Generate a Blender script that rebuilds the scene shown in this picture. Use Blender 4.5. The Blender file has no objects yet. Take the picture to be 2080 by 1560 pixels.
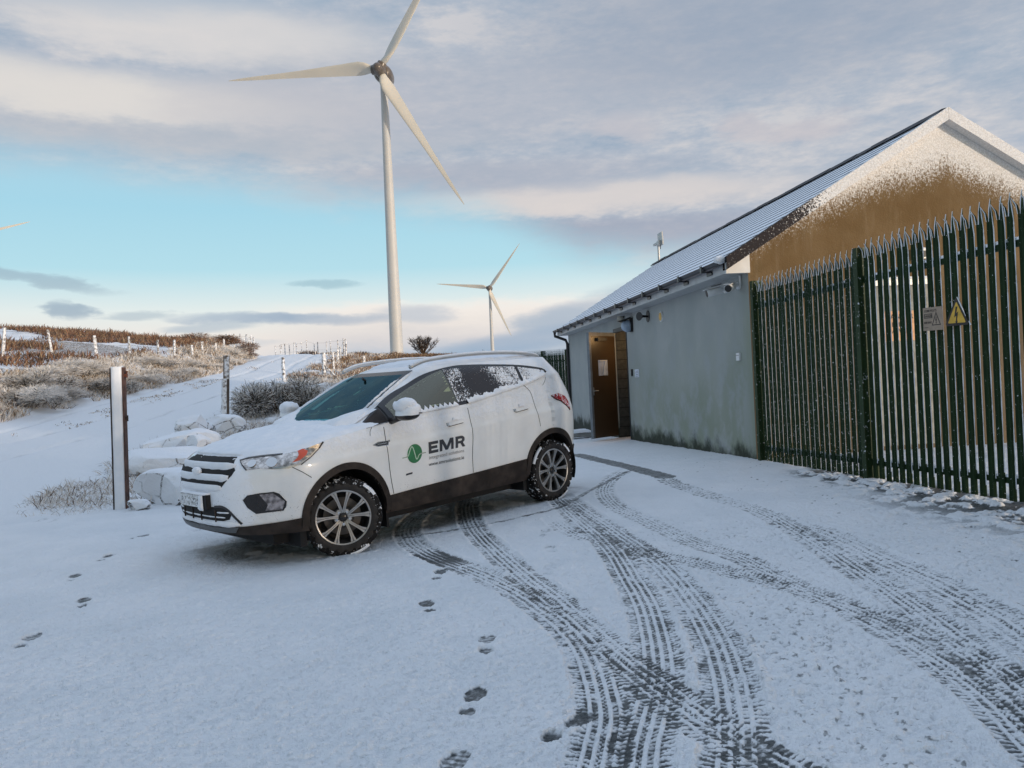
import bpy, bmesh, math, random
import numpy as np
from mathutils import Vector, Matrix
R_ = math.radians
scene = bpy.context.scene
col = scene.collection

# ------------------------------------------------------------------ camera
CAM_Z = 1.40
PITCH, ROLL = R_(-0.117), R_(2.783)
cam_data = bpy.data.cameras.new('camera')
cam_data.sensor_width = 36.0
cam_data.lens = 36.0 * 1600.0 / 2080.0
cam_data.clip_start = 0.05
cam_data.clip_end = 6000
cam = bpy.data.objects.new('camera', cam_data)
col.objects.link(cam)
_f = Vector((0, math.cos(PITCH), math.sin(PITCH)))
_u = Vector((0, -math.sin(PITCH), math.cos(PITCH)))
_r = Vector((1, 0, 0))
_R = _r * math.cos(ROLL) - _u * math.sin(ROLL)
_U = _u * math.cos(ROLL) + _r * math.sin(ROLL)
cam.matrix_world = Matrix(((_R.x, _U.x, -_f.x, 0), (_R.y, _U.y, -_f.y, 0), (_R.z, _U.z, -_f.z, CAM_Z), (0, 0, 0, 1)))
scene.camera = cam

# ------------------------------------------------------------------ exposure
scene.view_settings.view_transform = 'Standard'
scene.view_settings.look = 'None'
scene.view_settings.gamma = 1.0
scene.view_settings.exposure = 0.10
scene.cycles.max_bounces = 7
scene.cycles.transparent_max_bounces = 10
scene.cycles.use_adaptive_sampling = True

# ------------------------------------------------------------------ sun
SUN_EL, SUN_AZ = R_(5.0), R_(127.0)          # azimuth clockwise from +Y (view direction)
sd = bpy.data.lights.new('sun', 'SUN')
sd.energy = 2.3
sd.angle = R_(2.0)
sd.color = (1.0, 0.86, 0.71)
sun = bpy.data.objects.new('sun', sd)
col.objects.link(sun)
_sv = Vector((math.sin(SUN_AZ) * math.cos(SUN_EL), math.cos(SUN_AZ) * math.cos(SUN_EL), math.sin(SUN_EL)))
sun.rotation_euler = _sv.to_track_quat('Z', 'Y').to_euler()


# ------------------------------------------------------------------ node helper
class NT:
    def __init__(s, nt):
        s.nt = nt

    def add(s, typ, ins=None, out=0, **props):
        n = s.nt.nodes.new(typ)
        for k, v in props.items():
            setattr(n, k, v)
        for k, v in (ins or {}).items():
            so = n.inputs[k]
            if isinstance(v, bpy.types.NodeSocket):
                s.nt.links.new(v, so)
            else:
                so.default_value = v
        return n if out is None else n.outputs[out]

    def m(s, op, a, b=0.0, c=0.0, clamp=False):
        return s.add('ShaderNodeMath', {0: a, 1: b, 2: c}, operation=op, use_clamp=clamp)

    def mix(s, f, a, b):
        return s.add('ShaderNodeMix', {0: f, 6: a, 7: b}, out=2, data_type='RGBA')

    def ramp(s, f, stops, interp='LINEAR'):
        n = s.add('ShaderNodeValToRGB', {0: f}, out=None)
        n.color_ramp.interpolation = interp
        e = n.color_ramp.elements
        while len(e) < len(stops):
            e.new(0.5)
        for el, (p, c) in zip(e, stops):
            el.position = p
            el.color = c if len(c) == 4 else (*c, 1)
        return n.outputs[0]

    def ss(s, lo, hi, v):
        return s.add('ShaderNodeMapRange', {0: v, 1: lo, 2: hi, 3: 0.0, 4: 1.0}, interpolation_type='SMOOTHSTEP')

    def noise(s, vec, scale, detail=3.0, rough=0.55, out=0, dist=0.0):
        return s.add('ShaderNodeTexNoise', {'Vector': vec, 'Scale': scale, 'Detail': detail, 'Roughness': rough, 'Distortion': dist}, out=out)

    def xyz(s, x, y, z=0.0):
        return s.add('ShaderNodeCombineXYZ', {0: x, 1: y, 2: z})


def lin(r, g, b):
    return tuple(((c / 255) / 12.92 if c / 255 <= 0.04045 else ((c / 255 + 0.055) / 1.055) ** 2.4) for c in (r, g, b)) + (1.0,)


# ------------------------------------------------------------------ world
world = bpy.data.worlds.new('World')
scene.world = world
world.use_nodes = True
wt = world.node_tree
wt.nodes.clear()
W = NT(wt)
gen = W.add('ShaderNodeTexCoord', out=0)
nrm = W.add('ShaderNodeVectorMath', {0: gen}, operation='NORMALIZE')
sep = W.add('ShaderNodeSeparateXYZ', {0: nrm}, out=None)
el0 = W.m('ARCSINE', sep.outputs[2])
az0 = W.m('ARCTAN2', sep.outputs[0], sep.outputs[1])
pv = W.xyz(W.m('MULTIPLY', az0, 3.0), W.m('MULTIPLY', el0, 9.0), 0.3)
n1 = W.noise(pv, 1.3, 5, 0.6)
n2 = W.noise(pv, 4.5, 5, 0.62)
n1c = W.m('SUBTRACT', n1, 0.5)
n2c = W.m('SUBTRACT', n2, 0.5)
n3 = W.noise(pv, 15.0, 5, 0.62)
n3c = W.m('SUBTRACT', n3, 0.5)
el = W.m('ADD', W.m('ADD', el0, W.m('MULTIPLY', n1c, 0.045)), W.m('ADD', W.m('MULTIPLY', n2c, 0.024), W.m('MULTIPLY', n3c, 0.010)))
az = W.m('ADD', az0, W.m('ADD', W.m('MULTIPLY', n2c, 0.10), W.m('MULTIPLY', n1c, 0.10)))


def blob(a, e, ra, re, tilt=0.0, soft=1.0, warp=1.0):
    da = W.m('SUBTRACT', az, a)
    de = W.m('SUBTRACT', W.m('ADD', el0, W.m('MULTIPLY', W.m('SUBTRACT', el, el0), warp)), W.m('MULTIPLY_ADD', da, tilt, e))
    x = W.m('DIVIDE', da, ra)
    y = W.m('DIVIDE', de, re)
    d = W.m('ADD', W.m('MULTIPLY', x, x), W.m('MULTIPLY', y, y))
    return W.add('ShaderNodeMapRange', {0: d, 1: 1.0 + 0.9 * soft, 2: max(0.0, 1.0 - soft), 3: 0.0, 4: 1.0}, interpolation_type='SMOOTHSTEP')


# clear band: cyan above, pale and creamy towards the horizon
clear = W.ramp(W.m('MULTIPLY', el0, 2.0), [(0.0, lin(206, 206, 212)), (0.13, lin(232, 224, 217)), (0.20, lin(222, 230, 228)), (0.30, lin(176, 216, 228)),
                                         (0.44, lin(162, 208, 226)), (0.60, lin(166, 202, 220)), (1.0, lin(146, 172, 196))])
# upper grey lilac deck, its lower edge higher on the left
edge = W.ramp(W.m('MULTIPLY_ADD', az0, 1.0, 0.5), [(0.0, (.262,) * 3), (0.23, (.246,) * 3), (0.47, (.205,) * 3), (0.60, (.150,) * 3), (0.80, (.128,) * 3), (1.0, (.12,) * 3)])
edv = W.add('ShaderNodeSeparateColor', {0: edge})
deck = W.ss(-0.030, 0.045, W.m('SUBTRACT', el, edv))
dshade = W.m('ADD', W.m('MULTIPLY', n1, 0.55), W.m('ADD', W.m('MULTIPLY', n2, 0.40), W.m('MULTIPLY', n3, 0.30)))
dcol = W.ramp(dshade, [(0.36, lin(138, 158, 181)), (0.5, lin(154, 170, 188)), (0.62, lin(172, 181, 194)), (0.76, lin(198, 198, 202))])
for a, e, ra, re, t, c, k in ((-.36, .405, .20, .034, -.02, (212, 209, 208), .85), (-.52, .335, .26, .026, -.02, (216, 212, 208), .95), (-.26, .335, .14, .03, 0, (198, 196, 199), .6), (-.55, .45, .3, .03, 0, (160, 178, 196), .6), (-.4, .295, .34, .018, 0, (180, 185, 193), .7),
                            (-.05, .345, .3, .05, 0, (180, 182, 191), .5), (.10, .222, .24, .018, .0, (214, 207, 204), .85), (.16, .300, .05, .018, 0, (188, 187, 194), .7),
                            (.31, .292, .035, .014, 0, (190, 186, 192), .6), (.38, .280, .05, .014, 0, (190, 186, 192), .6), (.17, .178, .20, .020, 0, (158, 164, 180), .7),
                            (-.05, .255, .25, .020, 0, (172, 176, 188), .6), (.35, .42, .3, .09, 0, (148, 160, 178), .7)):
    dcol = W.mix(W.m('MULTIPLY', blob(a, e, ra, re, t), k), dcol, lin(*c))
sky_c = W.mix(deck, clear, dcol)
# low bank near the horizon
low = W.m('MULTIPLY', W.ss(0.116, 0.098, el), W.ss(-0.36, -0.16, az))
lowcol = W.ramp(W.m('MULTIPLY', el, 8.0), [(0.0, lin(150, 172, 194)), (0.30, lin(176, 188, 202)), (0.5, lin(212, 208, 208)), (0.68, lin(229, 222, 216)), (0.85, lin(238, 231, 224))])
sky_c = W.mix(low, sky_c, lowcol)
for a, e, ra, re, t, c, k in ((-.545, .137, .075, .0075, -.16, (146, 166, 182), .7), (-.50, .105, .028, .0075, -.15, (138, 160, 180), .85), (-.43, .098, .03, .005, .02, (165, 182, 194), .7),
                            (-.235, .131, .042, .0045, -.02, (146, 180, 194), .7), (-.32, .0925, .075, .006, -.02, (146, 166, 188), .8), (-.24, .089, .08, .007, -.03, (146, 166, 188), .75), (-.36, .083, .05, .005, .03, (160, 178, 194), .7), (-.115, .092, .06, .012, 0, (168, 182, 198), .7),
                            (-.36, .062, .06, .006, 0, (186, 196, 206), .6), (.08, .082, .055, .016, .15, (146, 168, 190), .85), (.02, .052, .13, .014, .12, (138, 164, 190), .8),
                            (-.64, .155, .05, .006, 0, (168, 186, 198), .6), (.20, .10, .08, .02, 0, (150, 170, 190), .6)):
    sky_c = W.mix(W.m('MULTIPLY', blob(a, e, ra, re, t, 0.9, 0.42), k * .85), sky_c, lin(*c))
boost = W.m('MULTIPLY', W.m('MAXIMUM', W.ss(0.50, 0.95, el0), W.m('MULTIPLY', W.ss(1.0, 1.7, W.m('ABSOLUTE', az0)), 0.6)), 1.0)
sky_c = W.mix(boost, sky_c, (0.58, 0.73, 0.96, 1))
bg_c = W.add('ShaderNodeBackground', {0: sky_c, 1: 1.0})
nish = W.add('ShaderNodeTexSky', sky_type='NISHITA', sun_disc=False, sun_elevation=SUN_EL, sun_rotation=SUN_AZ, air_density=1.0, dust_density=1.0, ozone_density=1.0)
bg_n = W.add('ShaderNodeBackground', {0: nish, 1: 0.15})
cover = W.m('MAXIMUM', W.ss(2.3, 1.6, W.m('ABSOLUTE', az0)), W.m('MULTIPLY', W.ss(0.45, 0.9, el0), 0.85))
msh = W.add('ShaderNodeMixShader', {0: cover, 1: bg_n, 2: bg_c})
wo = W.add('ShaderNodeOutputWorld', {0: msh}, out=None)


# ------------------------------------------------------------------ generic helpers
def tag(o, label=None, cat=None, group=None, kind=None):
    if label: o['label'] = label
    if cat: o['category'] = cat
    if group: o['group'] = group
    if kind: o['kind'] = kind
    return o


def empty(name, loc=(0, 0, 0), mat4=None):
    o = bpy.data.objects.new(name, None)
    col.objects.link(o)
    o.empty_display_size = 0.2
    if mat4 is not None:
        o.matrix_world = mat4
    else:
        o.location = loc
    return o


def mesh_np(name, V, F, mats=None, parent=None, smooth=False, midx=None, attrs=None, angle=None):
    """V (n,3) float, F list of index lists or (m,k) int array"""
    me = bpy.data.meshes.new(name)
    V = np.asarray(V, np.float32)
    if isinstance(F, np.ndarray):
        k = F.shape[1]
        nf = F.shape[0]
        me.vertices.add(len(V))
        me.vertices.foreach_set('co', V.ravel())
        me.loops.add(nf * k)
        me.loops.foreach_set('vertex_index', F.astype(np.int32).ravel())
        me.polygons.add(nf)
        me.polygons.foreach_set('loop_start', np.arange(nf, dtype=np.int32) * k)
        me.update(calc_edges=True)
    else:
        me.from_pydata(V.tolist(), [], F)
        me.update()
    for m_ in (mats if isinstance(mats, (list, tuple)) else [mats] if mats else []):
        me.materials.append(m_)
    if midx is not None:
        me.polygons.foreach_set('material_index', np.asarray(midx, np.int32))
    if smooth:
        me.polygons.foreach_set('use_smooth', np.ones(len(me.polygons), bool))
        if angle:
            me.set_sharp_from_angle(angle=R_(angle))
    for an, av in (attrs or {}).items():
        at = me.attributes.new(an, 'FLOAT', 'POINT')
        at.data.foreach_set('value', np.asarray(av, np.float32))
    o = bpy.data.objects.new(name, me)
    col.objects.link(o)
    if parent: o.parent = parent
    return o


class MB:
    """collects simple solids, then links them as ONE mesh object"""
    def __init__(s):
        s.V = []; s.F = []; s.M = []; s.mi = 0

    def add(s, V, F):
        b = len(s.V)
        s.V += [tuple(v) for v in V]
        s.F += [[i + b for i in f] for f in F]
        s.M += [s.mi] * len(F)
        return s

    def box(s, x0, y0, z0, x1, y1, z1):
        V = [(x0, y0, z0), (x1, y0, z0), (x1, y1, z0), (x0, y1, z0), (x0, y0, z1), (x1, y0, z1), (x1, y1, z1), (x0, y1, z1)]
        return s.add(V, [[0, 3, 2, 1], [4, 5, 6, 7], [0, 1, 5, 4], [1, 2, 6, 5], [2, 3, 7, 6], [3, 0, 4, 7]])

    def obox(s, c, ax, ay, az_):
        c, ax, ay, az_ = map(Vector, (c, ax, ay, az_))
        V = [c + ax * i + ay * j + az_ * k for k in (-1, 1) for i, j in ((-1, -1), (1, -1), (1, 1), (-1, 1))]
        return s.add(V, [[0, 3, 2, 1], [4, 5, 6, 7], [0, 1, 5, 4], [1, 2, 6, 5], [2, 3, 7, 6], [3, 0, 4, 7]])

    def tube(s, pts, rad, n=8, cap=True):
        pts = [Vector(p_) for p_ in pts]
        rad = rad if isinstance(rad, (list, tuple)) else [rad] * len(pts)
        V = []; F = []
        for i, p_ in enumerate(pts):
            d = (pts[min(i + 1, len(pts) - 1)] - pts[max(i - 1, 0)]).normalized()
            a = d.cross(Vector((0, 0, 1)))
            if a.length < 0.05: a = d.cross(Vector((1, 0, 0)))
            a.normalize(); b = a.cross(d)
            for k in range(n):
                t = 2 * math.pi * k / n
                V.append(p_ + (a * math.cos(t) + b * math.sin(t)) * rad[i])
        for i in range(len(pts) - 1):
            for k in range(n):
                F.append([i * n + k, i * n + (k + 1) % n, (i + 1) * n + (k + 1) % n, (i + 1) * n + k])
        if cap:
            F.append(list(range(n))[::-1]); F.append([(len(pts) - 1) * n + k for k in range(n)])
        return s.add(V, F)

    def prism(s, poly, z0, z1, axis=2):
        n = len(poly)
        def mk(p_, z):
            return (p_[0], p_[1], z) if axis == 2 else (z, p_[0], p_[1]) if axis == 0 else (p_[0], z, p_[1])
        V = [mk(p_, z0) for p_ in poly] + [mk(p_, z1) for p_ in poly]
        F = [list(range(n))[::-1], list(range(n, 2 * n))] + [[i, (i + 1) % n, n + (i + 1) % n, n + i] for i in range(n)]
        return s.add(V, F)

    def build(s, name, mats, parent=None, smooth=False, angle=None, bevel=0.0):
        if bevel:
            bm = bmesh.new()
            me = bpy.data.meshes.new(name)
            me.from_pydata(s.V, [], s.F)
            bm.from_mesh(me)
            bmesh.ops.recalc_face_normals(bm, faces=bm.faces)
            bmesh.ops.bevel(bm, geom=[e for e in bm.edges if e.calc_face_angle(0) > 0.6], offset=bevel, segments=2, affect='EDGES', clamp_overlap=True)
            bm.to_mesh(me); bm.free()
            for m_ in (mats if isinstance(mats, (list, tuple)) else [mats]): me.materials.append(m_)
            o = bpy.data.objects.new(name, me); col.objects.link(o)
            if parent: o.parent = parent
            return o
        o = mesh_np(name, s.V, s.F, mats, parent, smooth, s.M, angle=angle)
        bm = bmesh.new(); bm.from_mesh(o.data)
        bmesh.ops.recalc_face_normals(bm, faces=bm.faces)
        bm.to_mesh(o.data); bm.free()
        return o


def text_obj(name, txt, size, M4, mat, parent=None, bold=0.0, align='LEFT', sx=1.0, depth=0.0008):
    cu = bpy.data.curves.new(name, 'FONT')
    cu.body = txt; cu.size = size; cu.align_x = align; cu.offset = bold * size; cu.extrude = depth
    cu.resolution_u = 3
    t = bpy.data.objects.new(name, cu)
    col.objects.link(t)
    bpy.context.view_layer.update()
    me = bpy.data.meshes.new_from_object(t)
    bpy.data.objects.remove(t); bpy.data.curves.remove(cu)
    co = np.zeros(len(me.vertices) * 3, np.float32); me.vertices.foreach_get('co', co); co = co.reshape(-1, 3)
    co[:, 0] *= sx
    me.vertices.foreach_set('co', co.ravel())
    me.materials.clear(); me.materials.append(mat); me.name = name
    if M4 is not None: me.transform(M4)
    o = bpy.data.objects.new(name, me); col.objects.link(o)
    if parent: o.parent = parent
    return o


# value noise for heights
def _h(ix, iy, s):
    n = (ix.astype(np.int64) * 374761393 + iy.astype(np.int64) * 668265263 + s * 974711) & 0xffffffff
    n = ((n ^ (n >> 13)) * 1274126177) & 0xffffffff
    return ((n ^ (n >> 16)) & 0xffff).astype(np.float32) / 65535.0


def vnoise(x, y, s=0):
    ix = np.floor(x); iy = np.floor(y)
    fx = (x - ix).astype(np.float32); fy = (y - iy).astype(np.float32)
    fx = fx * fx * (3 - 2 * fx); fy = fy * fy * (3 - 2 * fy)
    a = _h(ix, iy, s); b = _h(ix + 1, iy, s); c = _h(ix, iy + 1, s); d = _h(ix + 1, iy + 1, s)
    return (a + (b - a) * fx) * (1 - fy) + (c + (d - c) * fx) * fy


def fbm(x, y, s=0, o=3):
    v = 0; a = 0.5; t = 0
    for i in range(o):
        v = v + a * vnoise(x, y, s + i); t += a; a *= 0.5; x = x * 2.03 + 17; y = y * 2.03 + 5
    return v / t


# ------------------------------------------------------------------ materials
def material(name, fn):
    m_ = bpy.data.materials.new(name)
    m_.use_nodes = True
    m_.node_tree.nodes.clear()
    n = NT(m_.node_tree)
    sh = fn(n)
    n.add('ShaderNodeOutputMaterial', {0: sh}, out=None)
    return m_


def bsdf(n, colr, rough=0.6, metal=0.0, spec=0.5, normal=None, **kw):
    ins = {'Base Color': colr, 'Roughness': rough, 'Metallic': metal, 'Specular IOR Level': spec}
    if normal is not None: ins['Normal'] = normal
    ins.update(kw)
    return n.add('ShaderNodeBsdfPrincipled', ins)


def bump(n, h, strength=0.5, dist=0.01):
    return n.add('ShaderNodeBump', {'Height': h, 'Strength': strength, 'Distance': dist})


def opos(n):
    return n.add('ShaderNodeTexCoord', out=3)


def gpos(n):
    return n.add('ShaderNodeNewGeometry', out=0)


def simple(name, c, rough=0.6, metal=0.0, var=0.12, scale=8.0, bmp=0.0, spec=0.5, bscale=60.0):
    def fn(n):
        p_ = opos(n)
        nz = n.noise(p_, scale, 4)
        a = tuple(v * (1 - var) for v in c) + (1,); b = tuple(min(1, v * (1 + var)) for v in c) + (1,)
        cc = n.mix(n.ss(0.3, 0.7, nz), a, b)
        nm = bump(n, n.noise(p_, bscale, 3), bmp, 0.004) if bmp else None
        return bsdf(n, cc, rough, metal, spec, nm)
    return material(name, fn)


SNOW = (0.83, 0.85, 0.89, 1)


def snowy(name, c, thr=0.5, soft=0.15, up=0.0, scale=30.0, rough=0.6, metal=0.0, var=0.15, nscale=6.0):
    """a base colour dusted with snow: more where a face looks up and in noisy patches"""
    def fn(n):
        p_ = opos(n)
        p_ = n.add('ShaderNodeVectorMath', {0: p_, 1: n.xyz(n.m('MULTIPLY', n.add('ShaderNodeObjectInfo', out=5), 37.0), 0.0, n.m('MULTIPLY', n.add('ShaderNodeObjectInfo', out=5), 91.0))}, operation='ADD')
        nz = n.noise(p_, scale, 4, 0.65)
        geo = n.add('ShaderNodeNewGeometry', out=1)
        z = n.add('ShaderNodeSeparateXYZ', {0: geo}, out=2)
        f = n.ss(thr - soft, thr + soft, n.m('MULTIPLY_ADD', z, up, nz))
        v = n.noise(p_, nscale, 4)
        base = n.mix(n.ss(0.3, 0.7, v), tuple(q * (1 - var) for q in c) + (1,), tuple(q * (1 + var) for q in c) + (1,))
        cc = n.mix(f, base, SNOW)
        ro = n.m('MULTIPLY_ADD', f, 0.75 - rough, rough)
        return bsdf(n, cc, ro, 0.0 if not metal else metal, 0.2, bump(n, nz, 0.35, 0.006))
    return material(name, fn)


def snow_fn(n):
    p_ = gpos(n)
    a = n.noise(p_, 55, 5, 0.65); b = n.noise(p_, 9, 3)
    c = n.mix(n.ss(0.25, 0.75, b), (0.78, 0.81, 0.86, 1), (0.86, 0.87, 0.90, 1))
    return bsdf(n, c, 0.7, 0, 0.25, bump(n, a, 0.55, 0.012))


M_SNOW = material('snow', snow_fn)
M_BLACK = simple('black_plastic', (0.012, 0.012, 0.013), 0.5)
M_CONC = simple('concrete', (0.3, 0.3, 0.29), 0.85, bmp=0.3)

# ================================================================== GROUND
def ss(a, b, x):
    t = np.clip((x - a) / (b - a), 0, 1)
    return t * t * (3 - 2 * t)


def H(X,Y):
    X=np.asarray(X,float);Y=np.asarray(Y,float)
    v=.053*(X+1.5)
    vi=[-.2,-.10,-.032,-.002,.0986,.2586,.32,.6]; zi=[-.05,-.045,-.035,-.028,.068,.175,.182,.20]
    yard=(np.interp(v-.018,vi,zi)+np.interp(v,vi,zi)+np.interp(v+.018,vi,zi))/3
    yard=np.where(Y>11,yard-.022*np.minimum(Y-11,14),yard)
    s=12+15*ss(-8,2,X)
    A=np.interp(X,[-60,-16,-9,-2,2.5,10,40],[5.0,4.8,4.3,3.75,3.5,3.0,2.0])
    t=np.clip((Y-s)/(60-s),0,None)
    f=1.08*t*t/(t+.08)
    g=1-.12*(t-1)
    k=.08; h=np.clip(.5+.5*(g-f)/k,0,1); f=g*(1-h)+f*h-k*h*(1-h)
    f=np.maximum(f,-4)
    xl=np.interp(Y,[0,25,44,58,70],[-18,-16.8,-16.0,-18.5,-23])
    d=np.clip(xl-X,0,None)
    bank=1.3*ss(0,3.5,d)+.11*np.clip(d-3.5,0,42)
    return yard+A*f+bank*ss(6,20,Y)


def road_right(Y):
    return np.interp(Y, [-30, 5, 9, 11, 12.8, 17, 23, 28, 38, 50, 60, 75], [-5.0, -5.0, -5.9, -7.0, -7.9, -8.8, -9.4, -10.5, -12.0, -13.0, -14.0, -18])


def road_left(Y):
    return np.interp(Y, [0, 25, 34, 44, 58, 75], [-19.0, -17.3, -16.7, -16.2, -18.5, -24])


FENCE0 = np.array([3.38, 10.80]); FDIR = np.array([0.1647, -0.9864])
TRACKS = dict(
    A=[(-0.77, 9.35), (-0.93, 9.21), (-1.08, 8.79), (-1.14, 8.17), (-1.07, 7.52), (-0.9, 6.91), (-0.62, 6.3), (-0.4, 5.89), (-0.2, 5.5), (-0.02, 5.1), (0.14, 4.63), (0.24, 4.28), (0.3, 3.96), (0.32, 3.63), (0.32, 3.34), (0.31, 3.13), (0.27, 2.92), (0.22, 2.7), (0.19, 2.59)],
    B=[(-0.55, 10.48), (-0.58, 9.31), (-0.55, 8.54), (-0.46, 7.74), (-0.36, 7.16), (-0.21, 6.46), (-0.06, 5.81), (0.08, 5.27), (0.2, 4.83), (0.29, 4.41), (0.37, 4.07), (0.45, 3.74), (0.53, 3.46), (0.6, 3.21), (0.67, 3.02), (0.73, 2.86), (0.79, 2.72)],
    C=[(0.44, 8.88), (0.52, 8.04), (0.61, 7.17), (0.69, 6.42), (0.72, 5.83), (0.72, 5.21), (0.72, 4.7), (0.69, 4.26), (0.65, 3.89), (0.6, 3.56), (0.53, 3.29), (0.47, 3.08), (0.41, 2.88), (0.36, 2.67), (0.32, 2.55)],
    D=[(0.5, 9.01), (0.64, 7.97), (0.78, 6.99), (0.88, 6.22), (0.97, 5.54), (0.99, 4.95), (0.98, 4.41), (0.95, 3.94), (0.9, 3.55), (0.83, 3.18), (0.76, 2.89), (0.68, 2.61)],
    E=[(0.33, 7.65), (0.42, 7.11), (0.55, 6.66), (0.69, 6.38), (0.72, 6.35), (0.89, 5.97), (1.04, 5.73), (1.21, 5.46), (1.34, 5.17), (1.49, 4.93), (1.6, 4.68), (1.68, 4.37), (1.74, 4.08), (1.77, 3.8), (1.78, 3.51), (1.78, 3.24), (1.76, 2.99), (1.71, 2.71)],
    F=[(1.55, 10.99), (1.19, 10.06), (1.0, 9.06), (1.0, 8.08), (1.12, 7.29), (1.25, 6.53), (1.39, 5.94), (1.52, 5.57), (1.58, 5.19), (1.63, 4.74), (1.7, 4.43), (1.79, 4.08), (1.86, 3.86), (1.9, 3.56), (1.93, 3.31), (1.94, 3.06)],
    G=[(1.81, 9.98), (1.87, 9.18), (1.97, 8.34), (2.07, 7.69), (2.18, 7.12), (2.2, 6.45), (2.17, 5.82), (2.12, 5.12), (2.08, 4.57), (2.03, 4.09), (1.99, 3.71), (1.95, 3.37), (1.88, 2.96)],
    J=[(2.2, 6.45), (2.33, 6.14), (2.35, 5.48), (2.35, 5.0), (2.36, 4.61), (2.34, 4.23), (2.32, 3.91), (2.28, 3.58)],
    K=[(1.14, 14.61), (1.52, 12.06), (1.88, 9.92)],
    L=[(-1.08, 7.42), (-0.46, 7.62), (-0.05, 7.86), (0.43, 8.29), (0.89, 9.34), (1.54, 10.89)],
)
FEET =  [((-4.0, 8.5), (-4.09, 8.21)), ((-3.86, 7.41), (-3.85, 7.24)), ((-3.79, 6.71), (-3.67, 6.43)), ((-3.23, 5.81), (-3.17, 5.68)), ((-3.08, 4.96), (-3.05, 4.76)), ((-0.6, 5.89), (-0.61, 5.73)), ((-0.62, 5.07), (-0.58, 4.91)), ((-0.2, 4.27), (-0.2, 4.04)), ((-0.23, 3.49), (-0.25, 3.34)), ((0.22, 3.13), (0.1, 3.01)), ((-0.29, 2.84), (-0.31, 2.78)), ((0.25, 6.36), (0.25, 6.25)), ((0.23, 7.07), (0.22, 7.0)), ((0.21, 5.69), (0.19, 5.58)), ((-3.48, 8.64), (-3.53, 8.43))]


def spline(P, n=8):
    P = np.array(P, float)
    Q = np.vstack([2 * P[0] - P[1], P, 2 * P[-1] - P[-2]])
    out = []
    for i in range(1, len(Q) - 2):
        for t in np.arange(n) / n:
            a, b, c, d = Q[i - 1:i + 3]
            out.append(0.5 * (2 * b + (c - a) * t + (2 * a - 5 * b + 4 * c - d) * t * t + (3 * b - a - 3 * c + d) * t ** 3))
    out.append(P[-1])
    return np.array(out)


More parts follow.
